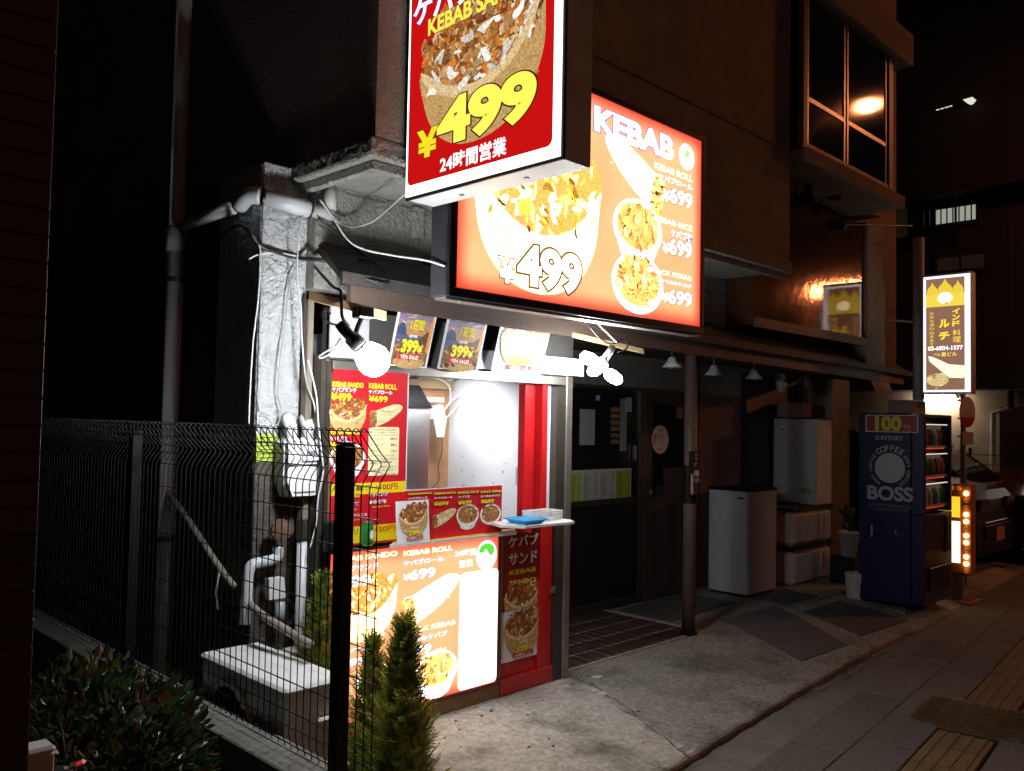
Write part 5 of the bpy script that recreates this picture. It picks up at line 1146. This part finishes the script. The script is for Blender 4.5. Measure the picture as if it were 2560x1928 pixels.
# ------------------------------------------------------------------ freezer, bins, cabinet, pots
mat('enamel', (.5, .52, .54), .4, var=.06, vs_=3); mat('enamel_tan', (.42, .33, .28), .5, var=.08, vs_=3)
fz = thing('chest_freezer', 'tall pale grey freezer box standing beside the porch post', 'freezer')
MB().box(7.47, 8.02, 4.22, 4.66, .02, 1.0, .008).obj('cabinet', 'enamel', fz)
MB().box(7.465, 8.025, 4.21, 4.665, 1.003, 1.03, .008).obj('lid', 'black_metal', fz)
MB().box(7.464, 7.4695, 4.27, 4.34, .93, .945).obj('badge', 'black_paint', fz)
MB().box(7.49, 8.0, 4.24, 4.64, -.004, .019).obj('plinth', 'black_metal', fz)
mat('bin_white', (.5, .46, .44), .5, var=.06)
def bin_(label, z0, z1):
    t = thing('storage_bin', label, 'bin', 'stacked white ribbed bins')
    MB().box(8.36, 9.28, 4.22, 4.72, z0, z1 - .03, .05).obj('body', 'bin_white', t)
    RB = MB().box(0, .018, -.006, .0, z0 + .05, z1 - .08, .002).mesh('rib', 'bin_white')
    for k in range(21): link('rib', RB, t, (8.43 + k * .038, 4.219, 0))
    RS = MB().box(-.006, 0, 0, .018, z0 + .05, z1 - .08, .002).mesh('rib', 'bin_white')
    for k in range(9): link('rib', RS, t, (8.359, 4.3 + k * .038, 0))
    MB().box(8.34, 9.3, 4.2, 4.74, z1 - .029, z1, .01).obj('lid', 'black_metal', t)
    MB().box(8.95, 9.0, 4.2, 4.212, z0 + .12, z1 - .1, .004).obj('latch', 'pvc', t)
bin_('lower of the two white ribbed bins beside the freezer', -.02, .385); bin_('upper white ribbed bin carrying the pale cabinet', .387, .79)
cb = thing('wall_cabinet', 'pale metal cabinet standing on top of the two bins', 'cabinet')
MB().box(8.9, 9.26, 4.22, 4.73, .795, 1.72, .008).obj('body', 'enamel', cb)
MB().box(8.895, 8.8995, 4.24, 4.71, .82, 1.7).obj('door', 'enamel', cb)
MB().lathe([(.012, 0), (.012, .006)], (8.894, 4.62, 1.6), (-1, 0, 0), 10).obj('lock', 'black_metal', cb)
MB().box(8.8935, 8.8948, 4.27, 4.4, .92, .97).obj('yellow_tag', mat('tag_yellow', (.5, .42, .1), .6), cb)
MB().box(8.89, 9.27, 4.21, 4.74, 1.721, 1.735).obj('top_edge', 'black_metal', cb)
tag(MB().box(8.92, 9.15, 4.4, 4.7, 1.737, 1.9, .004).obj('cardboard_box', mat('cardboard', (.3, .2, .12), .9, var=.1)), 'brown cardboard box on top of the pale cabinet', 'box')
mat('pot_white', (.5, .48, .46), .6, var=.1)
def pot(label, u, v, z0, r0, r1, h, ribs, yy):
    p = A(u, v, y=yy); t = thing('flower_pot', label, 'pot', 'white pots by the vending machine')
    MB().lathe([(r0, 0), (r1, h), (r1 + .006, h), (r1 + .006, h - .02), (r1 - .008, h), (r0 - .005, h - .03)] if not ribs else [(r0, 0)] + [(r0 + (r1 - r0) * k / 16 + (.003 if k % 2 else 0), h * k / 16) for k in range(1, 17)] + [(r1 - .01, h), (r1 - .012, h - .04)], (p.x, yy, z0), n=24).obj('body', 'pot_white', t, smooth=True)
    MB().lathe([(r1 - .014, 0), (.001, .01)], (p.x, yy, z0 + h - .045), n=16).obj('soil', 'dark_wood', t)
    return p
pot('lower ribbed white pot on the ground beside the vending machine', 2138, 1400, -.05, .075, .095, .27, True, 3.6)
p = pot('upper white pot raised behind the ribbed pot', 2122, 1350, .27, .08, .105, .26, False, 3.95)
tag(MB().box(p.x - .14, p.x + .14, 3.84, 4.1, -.03, .268, .01).obj('crate', 'black_paint'), 'black crate carrying the upper white pot', 'crate')
pl = thing('potted_plant', 'thin dark plant growing from the upper white pot', 'plant')
leafy(60, lambda r_: (Vector((p.x, 3.95, .52)) + Vector((r_.uniform(-.06, .06), r_.uniform(-.06, .06), r_.uniform(0, .22))), EZ.copy()), .07, 8, [(.03, .06, .02)]).obj('leaves', 'leaf', pl, color=True)
MB().tube([(p.x, 3.95, .48), (p.x + .01, 3.96, .7)], .006, 6).obj('stem', 'dark_wood', pl)
# ------------------------------------------------------------------ vending machine
vm = thing('vending_machine', 'dark blue drinks vending machine with white coffee lettering on its side', 'vending machine')
vx0, vx1, vy0, vy1, vz0, vz1 = 8.38, 9.12, 3.05, 3.55, -.02, 1.78
mat('navy', (.005, .009, .065), .35, var=.06, coat=.2)
MB().box(vx0, vx1, vy0, vy1, vz0, vz1, .012).obj('cabinet', 'navy', vm)
for q in ((vx0 + .04, vy0 + .05), (vx0 + .04, vy1 - .05), (vx1 - .04, vy0 + .05)): MB().tube([(q[0], q[1], -.13), (q[0], q[1], -.021)], .025, 8).obj('foot', 'black_metal', vm)
MB().box(vx0 - .1, vx0 + .05, vy0 + .02, vy0 + .14, -.13, -.05, .01).obj('ballast_block', 'old_concrete', vm)
MB().box(vx0 + .04, vx1 - .03, vy0 - .03, vy0 - .001, .85, 1.74, .006).obj('window_frame', 'black_metal', vm)
for k in range(3):
    z = .92 + k * .28
    emat('shelf_glow%d' % k, (1, .62, .45), .07) if k == 0 else None
    MB().box(vx0 + .07, vx1 - .06, vy0 - .0335, vy0 - .031, z - .02, z + .2).obj('display_back', 'shelf_glow0', vm)
    for j in range(9):
        x = vx0 + .1 + j * .065; cc = R.choice(['red_paint', 'blue_plastic', 'white_plastic', 'timber', 'green_can', 'terracotta', 'black_paint'])
        MB().lathe([(.022, 0), (.024, .01), (.024, .1), (.012, .135), (.012, .155)], (x, vy0 - .062, z), n=10).obj('bottle', cc, vm, smooth=True)
        MB().box(x - .012, x + .012, vy0 - .078, vy0 - .066, z - .035, z - .02).obj('button', emat('btn', (1, .06, .03), .7) if 'btn' not in MATS else 'btn', vm)
    MB().box(vx0 + .05, vx1 - .05, vy0 - .09, vy0 - .0335, z - .022, z - .004).obj('shelf', 'white_plastic', vm)
    MB().box(vx0 + .08, vx1 - .08, vy0 - .1, vy0 - .094, z + .196, z + .204).obj('shelf_light', emat('shelf_led', (1, .85, .7), 1.0) if 'shelf_led' not in MATS else 'shelf_led', vm)
MB().box(vx0, vx0 + .05, vy0 - .115, vy0 - .001, .84, 1.775, .006).box(vx1 - .05, vx1, vy0 - .115, vy0 - .001, .84, 1.775, .006).box(vx0 + .051, vx1 - .051, vy0 - .115, vy0 - .001, 1.745, 1.775, .004).box(vx0, vx1, vy0 - .115, vy0 - .001, vz0 + .02, .835, .006).obj('front_door', 'navy', vm)
MB().box(vx0 + .1, vx1 - .1, vy0 - .13, vy0 - .116, .12, .34, .006).obj('delivery_flap', 'black_metal', vm)
MB().box(vx1 - .2, vx1 - .08, vy0 - .13, vy0 - .116, .45, .8, .006).obj('coin_panel', 'black_metal', vm)
MB().box(vx0 + .08, vx0 + .42, vy0 + .02, vy0 + .25, vz1 + .001, vz1 + .13, .006).obj('top_box', 'brown_paint', vm)
b = Board((vx0 - .0015, vy1, 0), -EY, EZ, vm)
W = vy1 - vy0
b.rect(.07, 1.60, .56, 1.765, (.75, .75, .75), 0, 'price_plate'); b.rect(.078, 1.607, .552, 1.758, (.28, .012, .015), .0008, 'price_plate')
b.text('100', (.17, 1.62), (.4, 1.745), (.6, .52, .03), .0016, bold=.06, outline=(.05, .02, .02), ow=.03, px=False); b.text('円', (.43, 1.62), (.48, 1.67), (.5, .4, .1), .0016, bold=.01, px=False)
SIL = (.42, .43, .46)
b.text('SUNTORY', (.165, 1.525), (.42, 1.565), SIL, .0004, bold=.012, px=False)
cx_, cz_ = .30, 1.26
b.disc(cx_, cz_, .142, .142, SIL, .0004, 'emblem', 40)
def arc(s, r, a0, a1, hgt):
    n = len(s)
    for k, ch in enumerate(s):
        if ch == ' ': continue
        a = math.radians(a0 + (a1 - a0) * (k + .5) / n); V, F = glyphs(ch, .02)
        y1 = .72; xs_ = [v[0] for v in V]; xm = (min(xs_) + max(xs_)) / 2; sc = hgt / y1; d = (math.cos(a), math.sin(a)); t = (math.sin(a), -math.cos(a))
        m = b.part('lettering'); m.cc = SIL
        m.add([b.P(cx_ + d[0] * (r + y * sc) + t[0] * (x - xm) * sc, cz_ + d[1] * (r + y * sc) + t[1] * (x - xm) * sc, .0006) for x, y in V], F)
arc('COFFEE', .162, 132, 48, .055); arc('BOSS COFFEE', .168, 240, 138, .03); arc('BOSS COFFEE', .168, 42, -60, .03)
b.text('BOSS', (.095, .955), (.51, 1.08), SIL, .0006, bold=.035, px=False)
b.text('SUNTORY BOSS is the boss', (.1, .89), (.51, .915), (.2, .21, .24), .0006, bold=0, px=False); b.text('of them all since 1992', (.15, .855), (.46, .88), (.2, .21, .24), .0006, bold=0, px=False)
b.poly([(.12, .7), (.14, .7), (.14, .63), (.13, .58), (.12, .6)], (.3, .3, .32), .0004, 'scratch'); b.poly([(.34, .68), (.36, .67), (.37, .63), (.35, .65)], (.3, .3, .32), .0004, 'scratch')
b.done()
# ------------------------------------------------------------------ pole sign of the curry house
pg = thing('pole_sign', 'tall narrow lit brown sign with yellow domes mounted on a grey pole', 'sign')
gx = 9.2
q0 = A(2302, 985, x=gx); q1 = A(2426, 688, x=gx); sy0, sy1, szl, szh = q1.y, q0.y, (q0.z + A(2426, 975, x=gx).z) / 2, q1.z + .02
MB().tube([(gx + .06, 3.30, -.1), (gx + .06, 3.30, 3.62)], .055, 14).obj('pole', mat('pole_grey', (.3, .29, .3), .6, .2, var=.15), pg, smooth=True)
MB().box(gx + .006, gx + .13, sy0 - .01, sy1 - .02, szl - .02, szh + .02, .006).obj('housing', 'brown_paint', pg)
MB().box(gx - .006, gx + .005, sy0 - .012, sy1 - .018, szl - .022, szh + .022, .003).obj('frame', 'aluminium', pg)
emat('tube_white', (.92, .95, 1), 1.5)
MB().box(gx - .010, gx - .0065, sy0, sy1 - .03, szl, szh).obj('lit_border', 'tube_white', pg)
b = Board((gx - .011, sy1 - .03, szl), -EY, EZ, pg, True)
W_, H_ = sy1 - .03 - sy0, szh - szl
X = lambda q: .025 + (W_ - .075) * q; Y = lambda q: .02 + (H_ - .045) * q
b.rect(X(0), Y(0), X(1), Y(1), (.29, .15, .095), 0, 'brown_face'); b.rect(X(0), Y(.745), X(1), Y(.86), (.95, .72, .08), .001, 'yellow_band')
for cx_, r_ in ((.17, .14), (.5, .19), (.83, .14)):
    b.poly([(X(cx_ - r_), Y(.86)), (X(cx_ + r_), Y(.86)), (X(cx_ + r_ * 1.05), Y(.885)), (X(cx_ + r_ * .85), Y(.885 + r_ * .2)), (X(cx_ + r_ * .3), Y(.885 + r_ * .38)), (X(cx_), Y(.9 + r_ * .5)), (X(cx_ - r_ * .3), Y(.885 + r_ * .38)), (X(cx_ - r_ * .85), Y(.885 + r_ * .2)), (X(cx_ - r_ * 1.05), Y(.885))], (.9, .65, .06), .0015, 'domes')
b.disc(X(.5), Y(.82), W_ * .16, H_ * .05, (2.2, 2.0, 1.2), .002, 'glow_patch')
b.poly([(X(.4), Y(.775)), (X(.55), Y(.768)), (X(.6), Y(.785)), (X(.5), Y(.777))], (.4, .15, .02), .0025, 'domes')
for k, ch in enumerate('インド'): b.text(ch, (X(.7), Y(.675 - .055 * k)), (X(.87), Y(.718 - .055 * k)), (1.2, .8, .05), .002, bold=.05, px=False)
for k, ch in enumerate('料理'): b.text(ch, (X(.7), Y(.48 - .06 * k)), (X(.9), Y(.53 - .06 * k)), (1.2, .8, .05), .002, bold=.006, px=False)
for k, ch in enumerate('ルチ'): b.text(ch, (X(.36), Y(.56 - .11 * k)), (X(.6), Y(.625 - .11 * k)), (1.2, .85, .05), .002, bold=.05, px=False)
for k, ch in enumerate('お持ち帰り出来ます'): b.text(ch, (X(.1), Y(.675 - .035 * k)), (X(.21), Y(.702 - .035 * k)), (1.1, .75, .05), .002, bold=.004, px=False)
b.text('03-6804-1377', (X(.06), Y(.355)), (X(.95), Y(.39)), (1.6, 1.6, 1.6), .002, bold=.03, px=False)
b.text('☜ 星ビル', (X(.2), Y(.3)), (X(.8), Y(.335)), (1.2, .85, .2), .002, bold=.02, px=False)
b.blob(X(.6), Y(.18), [(-.45, .32), (-.35, .3), (0, .12), (.35, .08), (.42, -.05), (.3, -.2), (.0, -.18), (-.2, .0), (-.42, .2)], W_, 0, (1.5, 1.25, .8), .0015, 'food_picture')
b.disc(X(.3), Y(.09), W_ * .24, H_ * .055, (.75, .55, .25), .002, 'food_picture')
b.bits(X(.3), Y(.09), 14, lambda x, y: x * x + y * y < .04, W_, 0, .0026, [(.9, .7, .35), (.5, .3, .08)], (.03, .06))
b.done()
MB().tube([(8.96, 3.6, A(2200, 800, y=3.6).z), (gx + .02, 3.33, A(2270, 806, x=gx).z)], .012, 6).box(gx + .03, gx + .09, 3.30, 3.34, 2.69, 2.72).obj('stay_rod', 'pole_grey', pg)
# bulb-edged standing sign
sd = thing('standing_sign', 'orange standing sign edged with round bulbs beside the vending machine', 'sign')
bx = 9.5; e0 = A(2372, 1212, x=bx); e1 = A(2426, 1440, x=bx)
yA, yB = e1.y - .01, 3.16
MB().box(bx, bx + .14, yA, yB, .17, 1.08, .006).obj('body', mat('orange_sheet', (.5, .16, .03), .5, var=.1), sd)
MB().box(bx + .04, bx + .1, 2.97, 3.07, -.09, .169).obj('stand', 'pole_grey', sd)
MB().box(bx - .12, bx + .26, 2.86, 3.18, -.13, -.091, .01).obj('foot', 'base_wood', sd)
emat('stand_face', (1, .95, .85), 1.8); emat('stand_yel', (1, .62, .03), 1.1)
MB().box(bx - .006, bx - .001, yA + .105, yB - .01, .28, .7).obj('lit_panel', 'stand_face', sd)
MB().box(bx - .006, bx - .001, yA + .105, yB - .01, .74, .95).obj('lit_top', 'stand_yel', sd)
emat('bulb_on', (1, .55, .2), 9); mat('bulb_off', (.4, .14, .04), .3, em=(1, .3, .05), ems=.25)
BM = {k: MB().lathe([(.02, 0), (.025, -.012), (.018, -.026), (.004, -.032)], (0, 0, 0), (1, 0, 0), 12).mesh('bulb', k) for k in ('bulb_on', 'bulb_off')}
for k in range(12): link('bulb', BM['bulb_off' if k in (1, 2, 5, 8, 11) else 'bulb_on'], sd, (bx - .001, yA + .045, .99 - k * .071))
for k in range(3): link('bulb', BM['bulb_off'], sd, (bx - .001, yA + .11 + k * .07, 1.04))
# road sign
rs_ = thing('road_sign', 'round road sign turned edgewise on a thin pole', 'road sign')
r0 = A(2408, 1040, x=10.3)
MB().tube([(10.3, r0.y, -.13), (10.3, r0.y, 2.05)], .03, 10).obj('pole', 'pole_grey', rs_, smooth=True)
dd = Vector((-.17, -.985, 0)).normalized()
p = Vector((10.27, r0.y - .05, 1.83)); MB().lathe([(.17, 0), (.17, .006)], p, dd, 28).obj('disc', mat('sign_cream', (.5, .5, .42), .5), rs_)
fr2 = (p + dd * .0065, dd.cross(EZ) * -1, EZ, dd); MB().prism([(.17 * math.cos(a), .17 * math.sin(a)) for a in [math.radians(200 + 14 * k) for k in range(11)]], fr2, .0, .001).obj('red_segment', 'red_paint', rs_)
MB().prism([(-.12, -.36), (.12, -.36), (.12, -.22), (-.12, -.22)], fr2, -.006, .0).obj('sub_plate', 'grey_plastic', rs_)
for z in (1.95, 1.75, 1.55): MB().box(10.26, 10.34, r0.y - .005, r0.y + .05, z, z + .02).obj('clip', 'black_metal', rs_)
# gooseneck lamps under the oriel, bracket rod
def goose(label, u, v, flip):
    p = A(u, v, y=3.35); t = thing('gooseneck_lamp', label, 'lamp', 'unlit gooseneck lamps under the oriel')
    tgt = p + Vector((.25 * flip, -.05, .22))
    MB().tube(spline([Vector((p.x + .02, 3.74, 3.45)), Vector((p.x + .05, 3.55, 3.55)), p + Vector((.05, .05, .2)), p + Vector((.0, 0, .1))], 5), .01, 8).obj('arm', 'black_metal', t)
    MB().lathe([(.018, .12), (.025, .08), (.04, .03), (.07, -.03), (.066, -.03)], p, (.3, .0, 1), 16).obj('shade', 'black_metal', t, smooth=True)
goose('left black gooseneck lamp under the oriel window', 2018, 490, 1); goose('right black gooseneck lamp under the oriel window', 2085, 485, 1)
rod = [A(2105, 562, y=3.5), A(2280, 565, y=3.3)]
tag(MB().tube(rod, .007, 8).lathe([(.05, -.02), (.05, .02)], rod[0], rod[1] - rod[0], 12).obj('bracket_rod', 'cable_black'), 'thin black rod sticking out below the oriel window', 'rod')
fp = [A(2178, 952, y=3.5), A(2222, 957, y=3.44), A(2233, 985, y=3.42), A(2196, 990, y=3.48)]
tag(MB().add(fp + [q + Vector((0, .012, .004)) for q in fp], [(0, 3, 2, 1), (4, 5, 6, 7)] + [(k, (k + 1) % 4, (k + 1) % 4 + 4, k + 4) for k in range(4)]).obj('awning_flap', mat('flap', (.4, .13, .04), .7, var=.15)), 'orange awning flap at the right end of the canopy', 'awning')
# ------------------------------------------------------------------ cars
mat('car_black', (.005, .005, .006), .22, var=0, coat=.25); mat('car_red', (.05, .01, .008), .22, var=0, coat=.4)
mat('headlight', (.1, .1, .11), .08, .6, var=0); mat('plate', (.5, .25, .1), .5, var=0); mat('tyre', (.012, .012, .012), .8, var=0)
def car(label, x0, y0, wdt, L, H, m, up=0.):
    t = thing('parked_car', label, 'car', 'cars parked nose-out in the lot'); xc = x0 + wdt / 2
    prof = [(0, .25), (-.0, .5), (.03, .76 + up), (.12, .86 + up), (.9, .98 + up), (.9, .99 + up), (L - .1, 1. + up), (L, .8), (L, .3), (L - .2, .22), (.15, .2)]
    def sec(f, ins): return [(xc + f * (wdt / 2 - ins), y0 + y, z - .1) for y, z in prof]
    V = sec(-1, .07) + sec(-1, 0) + sec(1, 0) + sec(1, .07); n = len(prof)
    # inner rings carry the rounded shoulder
    V = [Vector(v) for v in V]
    for k in range(n):
        V[k].z += .0 if prof[k][1] < .4 else .015; V[3 * n + k].z += .0 if prof[k][1] < .4 else .015
    V2 = V[n:2 * n] + V[:n] + V[3 * n:] + V[2 * n:3 * n]
    F = [tuple(range(n)), tuple(range(3 * n, 4 * n))[::-1]]
    for a in range(3):
        for k in range(n): F.append((a * n + k, a * n + (k + 1) % n, (a + 1) * n + (k + 1) % n, (a + 1) * n + k))
    MB().add(V2, F).obj('body', m, t)
    cab = [(.85, .89 + up), (1.4, H - .14), (1.6, H - .1), (L - .5, H - .1), (L - .15, .89 + up)]
    V = []
    for f in (-1, 1):
        for y, z in cab: V.append((xc + f * (wdt / 2 - (.06 if z < .91 + up else .2)), y0 + y, z))
    F = [(0, 1, 2, 3, 4), (9, 8, 7, 6, 5)] + [(k, k + 5, (k + 1) % 5 + 5, (k + 1) % 5) for k in range(5)]
    MB().add(V, F).obj('cabin_glass', 'glass_dark', t)
    MB().box(xc - wdt / 2 + .19, xc + wdt / 2 - .19, y0 + 1.5, y0 + L - .5, H - .098, H - .06, .015).obj('roof', m, t)
    for f in (-1, 1):
        MB().tube([(xc + f * (wdt / 2 - .055), y0 + .87, .9 + up), (xc + f * (wdt / 2 - .195), y0 + 1.42, H - .12)], .018, 6).obj('windscreen_pillar', m, t)
        MB().prism([(-.17, -.06), (.17, -.05), (.16, .07), (-.12, .07)], (Vector((xc + f * (wdt / 2 - .26), y0 + .035, .62 + up)), EX, EZ, -EY), -.06, .045).obj('headlight', 'headlight', t)
        MB().box(xc + f * (wdt / 2 + .05) - .06, xc + f * (wdt / 2 + .05) + .06, y0 + .95, y0 + 1.03, .9, 1.0, .02).obj('wing_mirror', m, t)
        for y in (.75, L - .7):
            MB().lathe([(.2, -.09), (.3, -.09), (.31, -.05), (.31, .05), (.3, .09), (.2, .09)], (xc + f * (wdt / 2 - .1), y0 + y, .17), (1, 0, 0), 22).obj('wheel', 'tyre', t)
    MB().box(xc - .5, xc + .5, y0 - .02, y0 - .002, .34, .5, .01).obj('grille', 'black_metal', t)
    MB().box(xc - .55, xc + .55, y0 - .026, y0 - .004, .53, .545, .004).obj('chrome_strip', 'chrome', t)
    MB().box(xc - .16, xc + .16, y0 - .035, y0 - .021, .3, .46).obj('number_plate', 'plate', t)
    return t
car('black car with an orange number plate parked nose-out', 10.95, 3.25, 1.55, 3.4, 1.66, 'car_black', .12)
car('dark red car parked behind the black one', 12.75, 3.05, 1.7, 4.1, 1.45, 'car_red')
# ------------------------------------------------------------------ far apartment block across the lot
ab = thing('apartment_block', 'dark apartment block behind the parking lot with a beige ground floor', 'building')
xw = 15.0
MB().box(xw, xw + 8, 1.6, 22, -.15, 2.25).obj('ground_floor_wall', 'far_wall', ab)
MB().box(xw - .5, xw + 8, 1.6, 22, 2.252, 3.1).obj('overhang', 'far_dark', ab)
for k in range(7):
    MB().box(xw - .1, xw + 8, 1.6, 22, 3.1 + k * 2.8, 3.1 + k * 2.8 + 2.3).obj('wall', 'far_dark', ab)
    MB().box(xw - .5, xw + 8, 1.6, 22, 5.4 + k * 2.8, 5.9 + k * 2.8).obj('balcony_slab', 'far_dark', ab)
def awin(u0, v0, u1, v1, m):
    a = A(u0, v0, x=xw - .12); c = A(u1, v1, x=xw - .12); ylo, yhi = min(a.y, c.y), max(a.y, c.y); zlo, zhi = min(a.z, c.z), max(a.z, c.z)
    f = MB().box(xw - .14, xw - .1, ylo - .06, yhi + .06, zlo - .06, zhi + .06).obj('window', 'bronze', ab)
    MB().box(xw - .15, xw - .141, ylo, (ylo + yhi) / 2 - .02, zlo, zhi).box(xw - .15, xw - .141, (ylo + yhi) / 2 + .02, yhi, zlo, zhi).obj('pane', m, f)
    return ylo, yhi, zlo, zhi
emat('lit_pane', (.75, .78, .62), .42); mat('dim_pane', (.05, .045, .04), .3, em=(.6, .4, .2), ems=.012)
yl, yh, zl, zh = awin(2342, 562, 2440, 512, 'lit_pane')
rb = MB().box(-.01, .01, -.008, .008, zl - .1, zl + .85).mesh('railing_bar', 'black_metal')
for k in range(14): link('railing_bar', rb, ab, (xw - .45, yl - .3 + k * .09, 0))
MB().box(xw - .47, xw - .43, yl - .4, yh + .5, zl + .85, zl + .9).obj('railing_rail', 'black_metal', ab)
awin(2343, 500, 2462, 445, 'dim_pane'); awin(2345, 680, 2460, 635, 'dim_pane'); awin(2210, 600, 2270, 520, 'dim_pane')
for u in (2345, 2460, 2555): pass
MB().tube([(xw - .06, 3.95, 1.98), (xw - .06, 3.95, 8)], .05, 10).obj('upper_drainpipe', 'far_dark', ab)
MB().tube([(xw - .06, 3.95, 1.98), (xw - .06, 4.2, 1.9), (xw - .06, 4.22, .0)], .04, 10).obj('drainpipe', 'pvc_dirty', ab)
MB().box(xw - .02, xw - .001, 3.2, 4.12, -.1, 2.0).obj('brick_pier', 'wall_brown', ab)
emat('shop_glow', (1, .85, .7), .35)
MB().box(xw - .03, xw - .021, 2.6, 3.75, .5, 1.8).obj('lit_shop_window', 'shop_glow', ab)
for k in range(12): MB().box(xw - .06, xw - .031, 3.1 + .05 * k, 3.13 + .05 * k, R.uniform(.5, .8), R.uniform(1.0, 1.5)).obj('window_goods', R.choice(['red_paint', 'white_plastic', 'timber', 'terracotta']), ab)
fl_ = thing('tube_light', 'bright fluorescent tube on the beige far wall', 'lamp')
emat('fluoro', (1, .93, .85), 60)
t0 = A(2300, 1003, x=xw - .15); t1 = A(2388, 1001, x=xw - .15)
MB().tube([t0, t1], .03, 10).obj('tube', 'fluoro', fl_, smooth=True); MB().box(xw - .12, xw - .001, t1.y, t0.y, t1.z + .04, t1.z + .1).obj('fixture', 'white_plastic', fl_)
hl = thing('stair_lamp', 'small pale lamp high on the dark apartment block', 'lamp')
p = A(2424, 254, x=xw - .3); emat('pale_lamp', (.95, .93, .8), .8)
MB().prism([(-.07, .02), (-.02, -.022), (.02, -.022), (.07, .03)], (p, -EY, EZ, -EX), -.1, .1).obj('lamp_cover', 'pale_lamp', hl); MB().box(xw - .25, xw - .1, p.y - .05, p.y + .05, p.z + .051, p.z + .1).obj('base', 'black_metal', hl)
h2 = thing('balcony_light', 'faint row of lights on the dark apartment block', 'lamp')
for k, (u, v) in enumerate(((2345, 275), (2356, 272), (2367, 269), (2377, 266))): p = A(u, v, x=xw - .52); MB().box(xw - .54, xw - .52, p.y - .025, p.y + .025, p.z - .006, p.z + .006, .002).obj('lens', 'pale_lamp', h2)
lf = thing('lot_fence', 'low wire fence in front of the far beige wall', 'fence')
for y in (3.4, 4.4, 5.4): MB().tube([(xw - .5, y, -.15), (xw - .5, y, 1.35)], .025, 8).obj('post', 'black_metal', lf)
for k in range(8): MB().tube([(xw - .5, 2, .2 + k * .15), (xw - .5, 6, .2 + k * .15)], .006, 5).obj('wire', 'black_metal', lf)
# ------------------------------------------------------------------ sodium street lamp down the street (mirrored in the oriel window)
sl = thing('street_lamp', 'sodium street lamp down the street, mirrored in the oriel window', 'street lamp')
LP = Vector((12.84, .9, 6.5))
MB().tube(spline([(14.2, -.9, -.15), (14.2, -.9, 3), (14.2, -.9, 6), (13.9, -.5, 6.7), (12.95, .75, 6.75)], 5), .06, 10).obj('pole', 'pole_grey', sl, smooth=True)
MB().lathe([(.1, .25), (.2, .2), (.24, .05), (.22, .04)], LP, n=20).obj('hood', 'pole_grey', sl)
emat('sodium', (1, .3, .11), 330); MB().lathe([(.02, .03), (.11, .02), (.13, -.01), (.11, -.05), (.06, -.08), (.01, -.09)], LP, n=20).obj('lamp_bowl', 'sodium', sl, smooth=True)
s2 = thing('street_lamp', 'sodium street lamp across the road behind the viewer', 'street lamp')
L2 = Vector((1.5, -8.5, 6.5))
MB().tube(spline([(2.2, -10.2, -.15), (2.2, -10.2, 3), (2.2, -10.2, 6), (2.1, -10, 6.7), (1.55, -8.7, 6.75)], 5), .06, 10).obj('pole', 'pole_grey', s2, smooth=True)
MB().lathe([(.1, .25), (.2, .2), (.24, .05), (.22, .04)], L2, n=20).obj('hood', 'pole_grey', s2)
MB().lathe([(.02, .03), (.17, .02), (.2, -.01), (.17, -.06), (.08, -.1), (.01, -.11)], L2, n=20).obj('lamp_bowl', emat('sodium_old', (1, .4, .22), 190), s2, smooth=True)
for lab, L3 in (('far sodium street lamp at the end of the street, nearer one', Vector((23.3, -3.62, 5.5))), ('far sodium street lamp at the end of the street, farther one', Vector((29.25, -5.55, 6.5)))):
    s3 = thing('street_lamp', lab, 'street lamp')
    MB().tube([(L3.x + 1, L3.y - 1, -.15), (L3.x + 1, L3.y - 1, L3.z + .2), (L3.x, L3.y, L3.z + .25)], .06, 8).obj('pole', 'pole_grey', s3)
    MB().lathe([(.1, .25), (.25, .2), (.34, .05), (.3, .04)], L3, n=16).obj('hood', 'pole_grey', s3)
    MB().lathe([(.02, .03), (.27, .02), (.3, -.01), (.27, -.1), (.12, -.18), (.01, -.2)], L3, n=16).obj('lamp_bowl', 'sodium', s3, smooth=True)
# ------------------------------------------------------------------ put every Empty at the base of its thing
bpy.context.view_layer.update()
for o in list(col.objects):
    if o.type != 'EMPTY' or o.parent: continue
    lo_ = Vector((1e9,) * 3); hi_ = Vector((-1e9,) * 3)
    for c in o.children:
        if c.type != 'MESH': continue
        for q in c.bound_box:
            p = c.matrix_world @ Vector(q)
            for i in range(3): lo_[i] = min(lo_[i], p[i]); hi_[i] = max(hi_[i], p[i])
    base = Vector(((lo_.x + hi_.x) / 2, (lo_.y + hi_.y) / 2, lo_.z)); o.location = base
    for c in o.children: c.location = c.location - base
